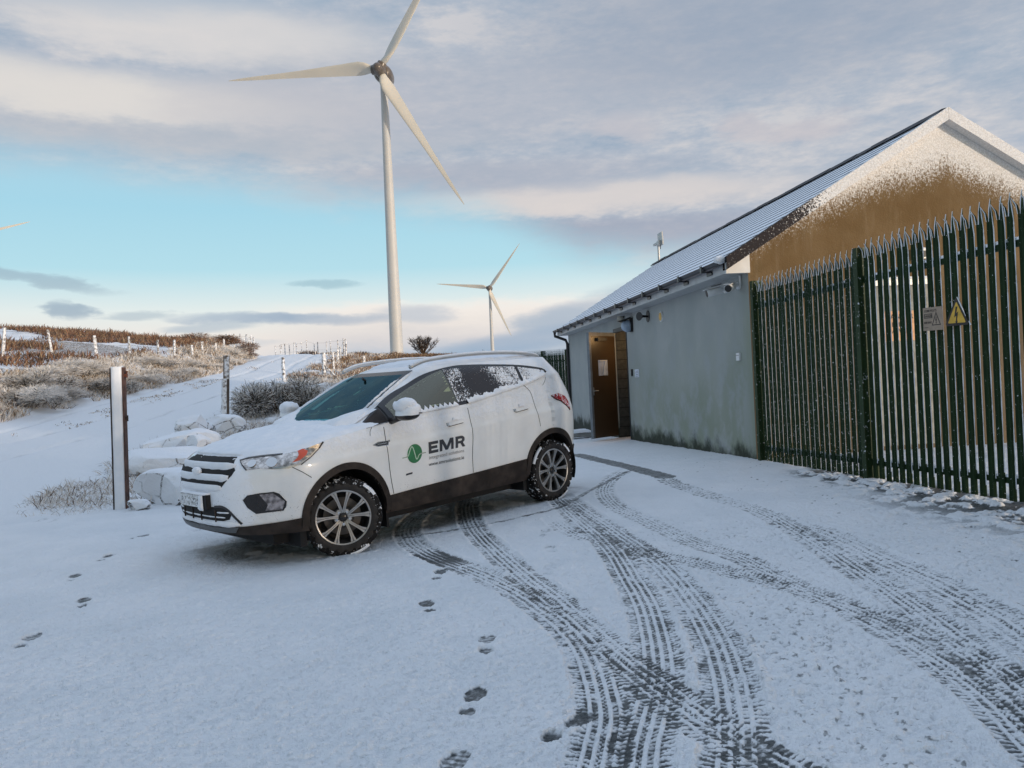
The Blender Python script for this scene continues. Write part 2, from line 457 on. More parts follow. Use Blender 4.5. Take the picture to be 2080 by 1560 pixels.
def track_cover(X, Y, cover, depth):
    for k in 'EFGJABCD':
        P = TRACKS[k]
        if len(P) and not (P[-1][0] > 5 or P[-1][1] < 2.3):
            a, b = np.array(P[-2]), np.array(P[-1]); d = (b - a) / np.hypot(*(b - a))
            for q in (.3, .6, .9, 1.2): P.append(tuple(b + d * q))
    spec = dict(A=(.118, .9), B=(.118, .8), C=(.118, .85), D=(.12, .75), E=(.105, .60), F=(.105, .60), G=(.115, .62), J=(.15, .40), K=(.13, .95), L=(.035, .5))
    for k, (hw, wear) in spec.items():
        P = spline(TRACKS[k])
        seg = np.diff(P, axis=0); L = np.hypot(*seg.T); S = np.concatenate([[0], np.cumsum(L)])
        lo = P.min(0) - 0.3; hi = P.max(0) + 0.3
        idx = np.where((X > lo[0]) & (X < hi[0]) & (Y > lo[1]) & (Y < hi[1]))[0]
        if not len(idx): continue
        x = X[idx]; y = Y[idx]
        best = np.full(len(idx), 9.0); bs = np.zeros(len(idx)); bt = np.zeros(len(idx))
        for i in range(len(seg)):
            l = L[i]
            if l < 1e-6: continue
            ux, uy = seg[i] / l
            dx = x - P[i, 0]; dy = y - P[i, 1]
            s = np.clip(dx * ux + dy * uy, 0, l)
            ex = dx - s * ux; ey = dy - s * uy
            d = np.hypot(ex, ey)
            q = d < best
            best[q] = d[q]; bs[q] = S[i] + s[q]; bt[q] = (dx * uy - dy * ux)[q]
        n1_ = fbm(x * 28, y * 28, 11, 3); n2_ = fbm(x * 5, y * 5, 23, 3); n3_ = vnoise(x * 2.2 + 3, y * 2.2, 31)
        t = bt / hw
        at = np.abs(best / hw)
        inside = ss(1.12, 0.93, at + (n1_ - .5) * .22)
        if k == 'K':
            c = 0.38 + 0.25 * (n1_ - .5) + .2 * (bs / S[-1] - .5) * 0
            c = np.full(len(idx), 0.30) + .35 * (n1_ - .5)
        elif k == 'L':
            c = 0.25 + 0.9 * (n1_ - .35)
        else:
            ribs = np.zeros(len(idx))
            for r0 in (-.52, -.17, .17, .52):
                ribs = np.maximum(ribs, ss(.105, .045, np.abs(t - r0 + (n2_ - .5) * .05)))
            ph = bs / .033 + np.abs(t) * 1.1 + (n2_ - .5) * 1.6 + (n3_ - .5) * 1.2 + .5 * (t > 0)
            lug = ss(.30, .62, .5 + .5 * np.sin(2 * np.pi * ph) + (n1_ - .5) * 1.5)
            sh = ss(.62, .74, at)
            block = (0.62 * lug) * (1 - sh) + sh * (0.2 + 0.75 * lug)
            c = np.maximum(ribs * (.92 + .4 * (n3_ - .2)), block * (0.40 + 0.95 * n2_))
            c = c + (n1_ - .5) * .45 + (1 - wear) * .55 + (n3_ - .5) * .35
            if k == 'A':
                c -= .55 * ss(.35, .0, np.abs(bs - 3.15) - .15)
            if k == 'B':
                c -= .30 * ss(.3, .0, np.abs(bs - 3.6) - .1) + .30 * ss(.25, .0, np.abs(bs - 7.15) - .08)
            if k == 'C':
                c -= .35 * ss(.3, 0, np.abs(bs - 6.6) - .1)
        c = np.clip(c, 0, 1)
        f = 1 - inside * (1 - c)
        if k in 'ABCDEFGJ':
            far = ss(0.0, 0.25, bs)
            f = 1 - (1 - f) * far
        if k not in 'KL':
            berm = ss(1.45, 1.18, at) * ss(.98, 1.12, at) * (.3 + 1.4 * n2_)
            depth[idx] = np.where(depth[idx] <= 0, np.minimum(depth[idx], -.007 * berm), depth[idx])
        cover[idx] = np.minimum(cover[idx], f)
        dd = inside * (1 - .75 * c) * (.012 if k not in 'KL' else .006)
        depth[idx] = np.where(inside < .05, depth[idx], np.maximum(depth[idx], dd))


def foot_cover(X, Y, cover, depth):
    for i, (a, b) in enumerate(FEET):
        a = np.array(a); b = np.array(b)
        d = a - b; L = np.hypot(*d); d = d / max(L, 1e-6)
        d = d if L > .04 else np.array([.1, .99])
        m_ = (a + b) / 2
        for cc, la, wa in ((m_ + d * .075, .085, .050), (m_ - d * .105, .045, .038)):
            idx = np.where((np.abs(X - cc[0]) < .2) & (np.abs(Y - cc[1]) < .2))[0]
            if not len(idx): continue
            x = X[idx] - cc[0]; y = Y[idx] - cc[1]
            u = (x * d[0] + y * d[1]) / la; v = (x * d[1] - y * d[0]) / wa
            n_ = fbm(X[idx] * 45, Y[idx] * 45, 41 + i, 3)
            ins = ss(1.12, .85, np.hypot(u, v) + (n_ - .5) * .35)
            grip = .5 + .5 * np.sin(u * la / .011 * 2.2 + v)
            c = np.clip(.1 + .75 * (n_ - .3) + .3 * grip * (i % 3 == 1) + (.35 if i in (11, 12, 13, 14) else 0), 0, 1)
            cover[idx] = np.minimum(cover[idx], 1 - ins * (1 - c))
            depth[idx] = np.maximum(depth[idx], ins * .016)


def tussock(X, Y):
    return (fbm(X * .9, Y * .9, 71, 4) - .5) * .35 * ss(9, 20, np.hypot(X, Y))


def build_ground():
    rng = np.random.default_rng(5)
    d0 = R_(43)
    phi = np.concatenate([np.linspace(-math.pi, -d0, 46)[:-1], np.linspace(-d0, d0, 1150), np.linspace(d0, math.pi, 46)[1:-1]])
    rr = np.concatenate([[.15], np.geomspace(.35, 1.75, 16)[:-1], np.geomspace(1.75, 13, 700)[:-1], np.geomspace(13, 75, 250)[:-1], np.geomspace(75, 1600, 40)])
    nr, npf = len(rr), len(phi)
    RR, PP = np.meshgrid(rr, phi, indexing='ij')
    X = (RR * np.sin(PP)).ravel(); Y = (RR * np.cos(PP)).ravel()
    Z = H(X, Y)
    rad = RR.ravel()
    cover = np.ones(len(X)); depth = np.zeros(len(X)); veg = np.zeros(len(X))
    near = rad < 16
    track_cover(X, Y, cover, depth); foot_cover(X, Y, cover, depth)
    yardm = ss(-7.2, -6.2, X) * ss(14.5, 12, Y)
    moor = 1 - np.clip(ss(-6.9, -5.9, X) * ss(40, 26, Y) * np.where(X > 0.5, 1, ss(14, 12.2, Y)), 0, 1)
    onroad = ss(-.7, .3, X - road_left(Y) + (fbm(X * .8, Y * .8, 3, 3) - .5) * 1.2) * ss(-.7, .3, road_right(Y) - X + (fbm(X * .8, Y * .8, 9, 3) - .5) * 1.6) * ss(-5, 0, Y + 40)
    moor = moor * (1 - onroad)
    # snow relief: granular, with soft drifts
    b1 = fbm(X * 14, Y * 14, 1, 3) - .5
    b2 = fbm(X * 3.2, Y * 3.2, 7, 3) - .5
    b3 = fbm(X * .5, Y * .5, 13, 2) - .5
    calm = 1 - np.clip(depth / .012, 0, 1)
    Z = Z + (b1 * .016 * calm + b2 * .018 * calm + b3 * .03) * np.where(rad < 30, 1, 0)
    fine = fbm(X * 30, Y * 30, 51, 2)
    Z = Z + (fine - .5) * .016 * calm * ss(9, 3, rad)
    Z -= depth
    # thin spots where gravel shows through, more on the right
    dens = .30 + .20 * ss(.8, 2.6, X) + .1 * (vnoise(X * .9, Y * .9, 77) - .5) - .35 * ss(-1, 0.5, -X) * 0
    spots = ss(.0, .10, (1 - fine) * .55 + (.5 - b1) * .45 - (1.02 - dens * .62))
    cover = np.minimum(cover, 1 - .9 * spots * yardm)
    pits = ss(.66, .80, fbm(X * 42, Y * 42, 57, 2)) * (.35 + .65 * ss(.4, .65, vnoise(X * 1.7, Y * 1.7, 58)))
    cover = np.minimum(cover, 1 - .62 * pits * yardm * ss(8, 4, rad) * (.55 + .45 * ss(-.5, 1.5, X)))
    grain = fbm(X * 48, Y * 48, 55, 3)
    patch = .6 + .8 * vnoise(X * .8 + 9, Y * .8, 63)
    cover = np.minimum(cover, 1 - .40 * ss(.54, .74, grain) * patch * (.45 + .55 * ss(-1.5, 1.5, X)) * yardm * ss(14, 5, rad))  # darker grain hollows: thin snow that also paints in missing relief shade
    Z = Z - .009 * ss(.48, .75, grain) * yardm * ss(12, 5, rad) * calm
    # rubble and clods along the foot of the palisade
    rel = np.stack([X, Y], 1) - FENCE0
    along = rel @ FDIR; perp = rel @ np.array([-FDIR[1], FDIR[0]])     # perp>0: compound side
    strip = ss(-.75, -.12, perp) * ss(.5, .1, perp) * ss(.7, 1.8, along) * ss(15, 11, along)
    strip = np.where(along > 2.4, np.maximum(strip, .8 * ss(-1.5, -.2, perp) * ss(.5, .1, perp) * ss(2.2, 4, along)), strip)
    cl = fbm(X * 9, Y * 9, 61, 3)
    Z = Z + strip * (ss(.42, .75, cl) * .045 - .02)
    cover = np.minimum(cover, 1 - strip * ss(.56, .46, cl + (b1) * .5) * .95)
    # moorland: tussocks and drifted hollows
    tus = fbm(X * .9, Y * .9, 71, 4)
    Z = Z + moor * (tussock(X, Y) + (fbm(X * 4, Y * 4, 81, 2) - .5) * .06)
    # road ruts
    xc = (road_left(Y) + road_right(Y)) / 2
    for off in (-2.2, -.4, 1.5):
        w = ss(.28, .05, np.abs(X - xc - off - .3 * (vnoise(Y * .2, Y * 0, 5) - .5)))
        Z = Z - onroad * w * .05
        cover = np.minimum(cover, 1 - .50 * onroad * w * fbm(X * 6, Y * 1.2, 91, 2))
    # dirt seen along the edge between road and yard
    e = ss(.55, .1, np.abs(X - road_right(Y) - .3 + (tus - .5) * .8)) * ss(8, 10, Y) * ss(40, 24, Y)
    cover = np.minimum(cover, 1 - .7 * e * ss(.52, .66, fbm(X * 15, Y * 9, 95, 3)) * ss(.35, .6, vnoise(X * 1.5, Y * 1.5, 96)))
    hillside = np.clip(ss(0, 2.0, road_left(Y) - X) + ss(-1, 2, X - road_right(Y) - 1.5) * ss(26, 36, Y), 0, 1)
    veg = moor * (.26 + .34 * hillside * ss(.35, .6, fbm(X * .16, Y * .16, 99, 3)))
    verge = np.maximum(moor, ss(-.3, .3, X - road_right(Y)) * ss(-5.0, -5.8, X) * ss(9.6, 11, Y)) * ss(.30, .55, fbm(X * 1.6, Y * 1.6, 97, 3)) * .48
    veg = np.clip(np.maximum(veg, verge), 0, 1)
    # underneath the SUV less snow has fallen
    cx, cy = X + 1.154, Y - 8.47
    hx, hy = -.7047, -.7095
    lu = cx * hx + cy * hy; lv = -cx * hy + cy * hx
    under = ss(2.5, 1.9, np.abs(lu)) * ss(1.05, .6, np.abs(lv))
    cover = np.minimum(cover, 1 - .6 * under * ss(.35, .6, fbm(X * 3, Y * 3, 93, 3)))
    V = np.stack([X, Y, Z], 1)
    i = np.arange(nr - 1)[:, None]; j = np.arange(npf)[None, :]
    jn = (j + 1) % npf
    a = i * npf + j; b = i * npf + jn; c = (i + 1) * npf + jn; d = (i + 1) * npf + j
    F = np.stack([a + 0 * jn, d + 0 * jn, c, b], -1).reshape(-1, 4)
    fx = X[F].mean(1); fy = Y[F].mean(1)
    zr = (fx > road_left(fy)) & (fx < road_right(fy)) & (fy > -60) & (fy < 66)
    zy = (~zr) & (fx > road_right(fy)) & np.where(fx > 0.5, fy < 27, fy < 13.0) & (fx < 60) & (fy > -60)
    zm = ~(zr | zy)
    hub = len(V)
    for nm, sel in (('snowy_yard', zy), ('snowy_road', zr), ('moorland', zm)):
        f = F[sel]
        u, inv = np.unique(f.ravel(), return_inverse=True)
        o = mesh_np(nm, V[u], inv.reshape(-1, 4), M_GROUND, smooth=True, attrs=dict(snowcover=cover[u], veg=veg[u], grit=yardm[u]))
        tag(o, kind='structure')


def ground_fn(n):
    p_ = gpos(n)
    cov = n.add('ShaderNodeAttribute', attribute_name='snowcover', out=2)
    veg = n.add('ShaderNodeAttribute', attribute_name='veg', out=2)
    f1 = n.noise(p_, 90, 3, 0.6); f2 = n.noise(p_, 22, 4, 0.6); f3 = n.noise(p_, 1.5, 3)
    c = n.ss(0.14, 0.82, n.m('ADD', cov, n.m('MULTIPLY', n.m('SUBTRACT', f1, 0.5), 0.40)))
    bare = n.mix(n.ss(0.35, 0.65, f2), (0.045, 0.052, 0.055, 1), (0.120, 0.130, 0.132, 1))
    bare = n.mix(n.m('MULTIPLY', n.ss(0.6, 0.75, f1), 0.5), bare, (0.20, 0.20, 0.19, 1))
    sn = n.mix(n.ss(0.3, 0.7, f3), (0.75, 0.775, 0.805, 1), (0.81, 0.825, 0.85, 1))
    sn = n.mix(n.add('ShaderNodeAttribute', attribute_name='grit', out=2), (0.80, 0.815, 0.84, 1), sn)
    st = n.add('ShaderNodeMapping', {'Vector': p_, 'Scale': (9.0, 9.0, 2.5)})
    g = n.noise(st, 1.6, 6, 0.7)
    vg = n.ss(0.0, 0.16, n.m('SUBTRACT', n.m('MULTIPLY_ADD', veg, 0.72, 0.17), g))
    grass = n.mix(n.ss(0.3, 0.7, n.noise(p_, 0.7, 4)), (0.17, 0.105, 0.065, 1), (0.20, 0.15, 0.085, 1))
    grass = n.mix(n.ss(0.4, 0.7, n.noise(p_, 14, 3)), grass, (0.11, 0.075, 0.05, 1))
    col_ = n.mix(c, bare, n.mix(vg, sn, grass))
    rough = n.m('MULTIPLY_ADD', c, 0.38, 0.36)
    hgt = n.m('ADD', n.m('MULTIPLY', f1, 0.7), f2)
    return bsdf(n, col_, rough, 0, 0.30, bump(n, hgt, 0.85, 0.022))


M_GROUND = material('snow_on_tarmac', ground_fn)
build_ground()

# ================================================================== UTILITY BUILDING
PSI = 0.1133
BL, BW = 13.5, 5.968
EAVE_X, RIDGE_Z, SL = -0.34, 4.936, 0.60


def roof_z(x):
    return RIDGE_Z - SL * abs(2.984 - x)


def wall_fn(n):
    p_ = opos(n)
    s = n.add('ShaderNodeSeparateXYZ', {0: p_}, out=None)
    y, z = s.outputs[1], s.outputs[2]
    big = n.noise(p_, 1.1, 5, 0.6)
    st = n.noise(n.add('ShaderNodeMapping', {'Vector': p_, 'Scale': (6, 6, 0.7)}), 1.0, 4, 0.6)
    base = n.mix(n.ss(0.3, 0.7, big), (0.33, 0.355, 0.355, 1), (0.39, 0.405, 0.395, 1))
    alg = n.m('MULTIPLY', n.ss(2.6, 0.7, n.m('ADD', z, n.m('MULTIPLY', n.m('SUBTRACT', big, 0.5), 2.6))), n.ss(11.5, 2.0, y))
    alg = n.m('MAXIMUM', n.m('MULTIPLY', alg, n.ss(0.30, 0.62, n.noise(p_, 2.2, 5, 0.6))), n.m('MULTIPLY', n.ss(0.95, 0.1, n.m('ADD', y, n.m('MULTIPLY', st, 0.5))), n.ss(3.0, 1.8, z)))
    c = n.mix(n.m('MULTIPLY', alg, 0.68), base, (0.215, 0.250, 0.165, 1))
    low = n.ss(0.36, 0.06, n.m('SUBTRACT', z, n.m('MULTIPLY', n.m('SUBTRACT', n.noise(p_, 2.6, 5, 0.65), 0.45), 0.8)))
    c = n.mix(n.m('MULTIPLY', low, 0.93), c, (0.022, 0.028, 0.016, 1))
    drip = n.m('MULTIPLY', n.ss(0.58, 0.72, st), n.ss(1.4, 2.75, z))
    c = n.mix(n.m('MULTIPLY', drip, 0.12), c, (0.16, 0.17, 0.17, 1))
    return bsdf(n, c, 0.85, 0, 0.25, bump(n, n.noise(p_, 70, 4, 0.7), 0.5, 0.008))


def gable_fn(n):
    p_ = opos(n)
    s = n.add('ShaderNodeSeparateXYZ', {0: p_}, out=None)
    x, z = s.outputs[0], s.outputs[2]
    big = n.noise(p_, 1.3, 5, 0.62)
    st = n.noise(n.add('ShaderNodeMapping', {'Vector': p_, 'Scale': (5, 5, 0.8)}), 1.0, 5, 0.6)
    base = n.mix(n.ss(0.3, 0.72, big), (0.135, 0.083, 0.034, 1), (0.185, 0.126, 0.064, 1))
    base = n.mix(n.m('MULTIPLY', n.ss(2.9, 1.5, n.m('ADD', z, n.m('MULTIPLY', n.m('SUBTRACT', big, 0.5), 1.5))), 0.75), base, (0.115, 0.095, 0.070, 1))  # lower wall coloured darker and greyer, in place of fence shade
    base = n.mix(n.m('MULTIPLY', n.ss(0.52, 0.70, st), 0.4), base, (0.26, 0.20, 0.13, 1))
    base = n.mix(n.m('MULTIPLY', n.ss(0.55, 0.75, n.noise(p_, 3.1, 4)), 0.5), base, (0.13, 0.09, 0.04, 1))
    dep = n.m('SUBTRACT', n.m('SUBTRACT', RIDGE_Z, n.m('MULTIPLY', n.m('ABSOLUTE', n.m('SUBTRACT', x, 2.984)), SL)), z)
    d0 = n.ramp(n.m('DIVIDE', x, 6.0), [(0.06, (.02,) * 3), (0.15, (.12,) * 3), (0.25, (.27,) * 3), (0.35, (.40,) * 3), (0.475, (.74,) * 3), (0.60, (.60,) * 3), (0.69, (.48,) * 3), (1.0, (.4,) * 3)])
    d0 = n.add('ShaderNodeSeparateColor', {0: d0})
    sp = n.noise(n.add('ShaderNodeMapping', {'Vector': p_, 'Scale': (1, 1, 0.75)}), 46, 5, 0.8)
    k = n.m('ADD', n.m('SUBTRACT', d0, dep), n.m('MULTIPLY', n.m('SUBTRACT', sp, 0.5), 1.6))
    f = n.ss(-0.17, 0.17, n.m('ADD', k, n.m('MULTIPLY', n.m('SUBTRACT', big, 0.5), 0.10)))
    c = n.mix(f, base, n.mix(n.ss(0.42, 0.60, n.noise(p_, 60, 4, 0.7)), (0.62, 0.60, 0.57, 1), (0.80, 0.79, 0.78, 1)))
    return bsdf(n, c, 0.85, 0, 0.2, bump(n, n.noise(p_, 45, 4, 0.65), 0.6, 0.012))


def block_fn(n):
    p_ = opos(n)
    s = n.add('ShaderNodeSeparateXYZ', {0: p_}, out=None)
    fz = n.m('FRACT', n.m('DIVIDE', s.outputs[2], 0.225))
    j = n.m('MULTIPLY', n.ss(0.10, 0.05, fz), 1.0)
    c = n.mix(n.ss(0.3, 0.7, n.noise(p_, 14, 4)), (0.045, 0.05, 0.05, 1), (0.075, 0.078, 0.075, 1))
    return bsdf(n, n.mix(j, c, (0.02, 0.022, 0.024, 1)), 0.9, 0, 0.2)


def slate_fn(n):
    p_ = opos(n)
    nz = n.noise(p_, 20, 4)
    return bsdf(n, n.mix(nz, (0.016, 0.017, 0.022, 1), (0.045, 0.045, 0.052, 1)), 0.6, 0, 0.4)


def rooftop_fn(n):
    p_ = opos(n)
    s = n.add('ShaderNodeSeparateXYZ', {0: p_}, out=None)
    nz = n.noise(p_, 9, 5, 0.7)
    fy = n.m('FRACT', n.m('DIVIDE', s.outputs[1], 0.30))
    jt = n.m('MULTIPLY', n.ss(0.05, 0.02, fy), n.ss(0.45, 0.65, n.noise(p_, 5, 3)))
    f = n.ss(0.22, 0.31, n.m('SUBTRACT', nz, n.m('MULTIPLY', jt, 0.25)))
    c = n.mix(f, (0.03, 0.03, 0.035, 1), (0.80, 0.83, 0.88, 1))
    return bsdf(n, c, 0.7, 0, 0.3, bump(n, nz, 0.4, 0.02))


def door_fn(n):
    p_ = opos(n)
    nz = n.noise(p_, 5, 4)
    c = n.mix(nz, (0.050, 0.033, 0.018, 1), (0.070, 0.046, 0.026, 1))
    return bsdf(n, c, 0.35, 0.0, 0.5, bump(n, n.noise(p_, 3, 2), 0.06, 0.02))


M_WALL = material('weathered_render', wall_fn)
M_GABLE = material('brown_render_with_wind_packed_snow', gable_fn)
M_BLOCK = material('blockwork', block_fn)
M_SLATE = material('dark_roof_tile', slate_fn)
M_RTOP = material('snow_on_tiles', rooftop_fn)
M_DOOR = material('dark_steel_door', door_fn)
M_PVC = simple('grey_white_fascia', (0.42, 0.43, 0.44), 0.45, var=0.08)
M_WPVC = simple('white_fascia', (0.66, 0.66, 0.65), 0.4, var=0.05)
M_GUT = simple('black_gutter', (0.010, 0.010, 0.014), 0.35)
M_FRAME = simple('dark_frame', (0.018, 0.024, 0.030), 0.5)
M_EDGE = simple('grey_door_edge', (0.16, 0.18, 0.20), 0.4)
M_WHITE = simple('white_plastic', (0.70, 0.71, 0.72), 0.4, var=0.06)
M_BEIGE = simple('beige_plastic', (0.42, 0.40, 0.34), 0.5)
M_YELLOWV = simple('yellow_cap', (0.62, 0.36, 0.07), 0.5)
M_PAPER = simple('paper_notice', (0.62, 0.66, 0.74), 0.7)
M_LENS = simple('lamp_glass', (0.32, 0.40, 0.52), 0.15, spec=0.8)
M_GALV = simple('galvanised_steel', (0.46, 0.47, 0.47), 0.5, 0.6)
M_GREYDOOR = simple('grey_steel_cladding', (0.20, 0.21, 0.195), 0.55, var=0.3, scale=9)
M_NOTE = simple('orange_notice', (0.60, 0.33, 0.17), 0.6, var=0.25)
M_INK = simple('black_ink', (0.012, 0.011, 0.011), 0.6)
def verge_fn(n):
    p_ = opos(n)
    s = n.add('ShaderNodeSeparateXYZ', {0: p_}, out=None)
    nz = n.noise(p_, 44, 5, 0.7)
    f = n.ss(0.46, 0.60, n.m('ADD', nz, n.m('MULTIPLY_ADD', n.ss(0.3, 2.0, s.outputs[0]), 0.55, -0.13)))
    return bsdf(n, n.mix(f, (0.022, 0.018, 0.020, 1), n.mix(n.ss(0.4, 0.6, nz), (0.62, 0.61, 0.60, 1), (0.78, 0.78, 0.78, 1))), 0.7, 0, 0.2, bump(n, nz, 0.6, 0.012))


M_VERGE = material('verge_strip_with_snow', verge_fn)
M_VERGE_W = M_VERGE

B = empty('utility_building', (3.3297, 10.9, 0.0))
B.rotation_euler = (0, 0, PSI)
tag(B, 'long low grey rendered building with a snowy tiled roof and brown gable', 'building')

DY0, DY1, DZ = 6.62, 7.70, 2.50
mb = MB()                                      # front wall with the doorway left open
mb.box(0, -.010, -.6, .28, DY0, 3.02).box(0, DY1, -.6, .28, BL, 3.02).box(0, DY0, DZ, .28, DY1, 3.02)
mb.build('front_wall', M_WALL, B)
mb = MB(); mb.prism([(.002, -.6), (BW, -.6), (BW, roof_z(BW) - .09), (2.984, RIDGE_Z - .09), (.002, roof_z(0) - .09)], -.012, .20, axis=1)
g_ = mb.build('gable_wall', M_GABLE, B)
mb = MB(); mb.prism([(.30, -.6), (BW, -.6), (BW, roof_z(BW) - .09), (2.984, RIDGE_Z - .09), (.30, roof_z(.3) - .09)], BL - .25, BL - .01, axis=1)
mb.build('rear_gable_wall', M_WALL, B)
mb = MB(); mb.box(BW - .25, .22, -.6, BW - .01, BL - .27, 3.0); mb.build('back_wall', M_WALL, B)
mb = MB(); mb.box(.285, DY0 - .02, -.3, 2.4, DY1 + 1.6, .02); mb.build('floor', M_CONC, B)
mb = MB()                                      # reveal of the doorway
mb.box(.03, DY1 - .012, -.1, .62, DY1 + .002, DZ - .03).box(.03, DY0 - .002, -.1, .62, DY0 + .012, DZ - .03)
mb.build('door_reveal', M_BLOCK, B)
mb = MB(); mb.box(.9, DY0 - .6, -.1, .96, DY1 + 1.6, 2.9); mb.build('inner_partition', M_FRAME, B)

# roof: stepped courses of tile with snow lying on each
def roof_side(sgn, name):
    N, ny = 16, 150
    xs = np.linspace(EAVE_X, 2.984, N + 1)
    ys = np.linspace(-.13, BL + .12, ny)
    V = []; F = []; MI = []
    rng = np.random.default_rng(3)
    for i in range(N):
        for side in (0, 1, 2):
            pass
        jit = rng.normal(0, .003, ny)
        b = len(V)
        for k, y in enumerate(ys):
            x0 = xs[i] + jit[k]; x1 = xs[i + 1] + .03
            z0 = roof_z(x0); z1 = roof_z(min(x1, 2.984))
            xs_ = x0 + .030 + 2.0 * abs(jit[k]); zs_ = roof_z(xs_)
            V += [(x0 - .002, y, z0 - .006), (x0 - .003, y, z0 + .013), (x0 + .004, y, z0 + .017), (xs_ + .004, y, zs_ + .014), (x1, y, z1 + .004)]
        for k in range(ny - 1):
            a = b + k * 5
            for q in range(4): F.append([a + q, a + 5 + q, a + 6 + q, a + 1 + q])
            MI += [0, 1, 1, 1]
        a = b
        e = b + (ny - 1) * 5
        F += [[a, a + 1, a + 2, a + 3, a + 4], [e + 4, e + 3, e + 2, e + 1, e]]; MI += [0, 0]
    # underside
    b = len(V)
    V += [(EAVE_X, ys[0], roof_z(EAVE_X) - .02), (2.984, ys[0], RIDGE_Z - .02), (2.984, ys[-1], RIDGE_Z - .02), (EAVE_X, ys[-1], roof_z(EAVE_X) - .02)]
    F.append([b, b + 1, b + 2, b + 3]); MI.append(0)
    V = np.array(V)
    if sgn < 0: V[:, 0] = 2 * 2.984 - V[:, 0]
    o = mesh_np(name, V, F, [M_SLATE, M_RTOP], B, False, MI)
    return o

roof_l = roof_side(1, 'roof'); roof_r = roof_side(-1, 'roof')
mb = MB()                                      # ridge tiles
rng = np.random.default_rng(8)
y = -.10
while y < BL + .05:
    l = .44
    z = RIDGE_Z + .012 + rng.normal(0, .004)
    mb.prism([(2.984 - .15, z - .062), (2.984 - .06, z + .022), (2.984, z + .040), (2.984 + .06, z + .022), (2.984 + .15, z - .062), (2.984, z - .02)], y, y + l - .012, axis=1)
    y += l
mb.build('ridge_tiles', M_SLATE, roof_l)
# verges at the near gable
def verge(x0, x1, t0, t1, y0, y1, m_, nm):
    mb = MB(); xs = np.linspace(x0, x1, 14)
    for a, b in zip(xs[:-1], xs[1:]):
        za, zb = roof_z(a), roof_z(b)
        mb.add([(a, y0, za - t0), (b, y0, zb - t0), (b, y1, zb - t0), (a, y1, za - t0), (a, y0, za + t1), (b, y0, zb + t1), (b, y1, zb + t1), (a, y1, za + t1)],
               [[0, 3, 2, 1], [4, 5, 6, 7], [0, 1, 5, 4], [2, 3, 7, 6]])
    return mb.build(nm, m_, B)
verge(-.36, 2.983, .14, .034, -.165, -.016, M_VERGE, 'verge_cap')
verge(2.986, 6.3, .135, .034, -.165, -.016, M_VERGE_W, 'verge_cap')
# eaves: soffit, fascia, boxed end, gutter with brackets, downpipe
mb = MB(); mb.box(-.30, .02, 2.757, -.004, BL, 2.785); mb.build('soffit', M_PVC, B)
mb = MB(); mb.box(-.325, -.01, 2.757, -.302, BL + .05, 2.93); mb.build('fascia', M_PVC, B)
mb = MB(); mb.prism([(-.33, 2.75), (.012, 2.75), (.012, 3.03), (-.33, 2.90)], -.06, -.013, axis=1); mb.build('eaves_box_end', M_WPVC, B)
mb = MB()
prof = [(-.335 - .06 + .058 * math.cos(t), 2.925 + .058 * math.sin(t)) for t in np.linspace(math.pi, 2 * math.pi, 8)]
prof2 = [(-.335 - .06 + .050 * math.cos(t), 2.925 + .050 * math.sin(t)) for t in np.linspace(2 * math.pi, math.pi, 8)]
mb.prism(prof + prof2, -.02, BL + .18, axis=1)
gut = mb.build('gutter', M_GUT, B, True, 40)
for y in np.arange(.55, BL, 1.02):
    mb = MB()
    mb.box(-.466, y - .035, 2.845, -.327, y + .035, 2.862).box(-.470, y - .035, 2.845, -.457, y + .035, 2.937).box(-.345, y - .1, 2.80, -.326, y + .1, 2.85)
    mb.build('gutter_bracket', M_GUT, gut)
mb = MB(); mb.tube([(-.395, y, 2.868) for y in np.linspace(.1, BL, 30)], .012, 6); mb.build('gutter_highlight_strip', simple('gutter_highlight', (.16, .14, .15), .35), gut, True)  # paler strip along the gutter underside, a highlight put into the colour
rng = np.random.default_rng(4)
bm = bmesh.new(); bmesh.ops.create_icosphere(bm, subdivisions=3, radius=1)
for v in bm.verts: v.co *= 1 + .25 * (fbm(np.array([v.co.x * 3 + 9]), np.array([v.co.y * 3 + v.co.z * 2]), 5)[0] - .5)
V_ICO = np.array([v.co for v in bm.verts]); F_ICO = np.array([[v.index for v in f.verts] for f in bm.faces]); bm.free()
mesh_np('snow_cap', V_ICO * [.085, .07, .06] + [-.40, -.02, 2.945], F_ICO, M_SNOW, gut, True)
mb = MB(); mb.tube([(-.40, BL + .08, 2.87), (-.40, BL + .08, 2.76), (-.10, BL - .08, 2.62), (-.055, BL - .10, 2.5), (-.055, BL - .10, -.3)], .045, 10)
mb.build('downpipe', M_GUT, B, True, 50)

# door: lintel/frame, leaf swung outwards
mb = MB(); mb.box(-.012, DY0 - .055, DZ - .06, .10, DY1 + .055, DZ + .035).box(-.010, DY0 - .055, -.05, .08, DY0 - .001, DZ - .061).box(-.010, DY1 + .013, -.05, .08, DY1 + .055, DZ - .061)
mb.build('door_frame', M_FRAME, B)
D = empty('door'); D.parent = B; D.location = (-.03, DY1 - .01, .035); D.rotation_euler = (0, 0, 0)
D.rotation_euler = (0, 0, R_(-50))              # leaf lies along local -y, swung towards -x
mb = MB(); mb.box(-.024, -.95, 0, .024, 0, 2.40); leaf = mb.build('leaf', M_DOOR, D)
mb = MB(); mb.box(-.034, -.972, -.004, .034, -.951, 2.415).box(-.030, -.950, 2.401, .030, .0, 2.415).box(.0245, -.945, 2.33, .033, -.005, 2.399).box(.0245, -.948, .0, .033, -.90, 2.329)
mb.build('leaf_edge', M_EDGE, D)
mb = MB(); mb.box(.025, -.70, 2.22, .085, -.36, 2.29); mb.build('door_closer', M_FRAME, D)
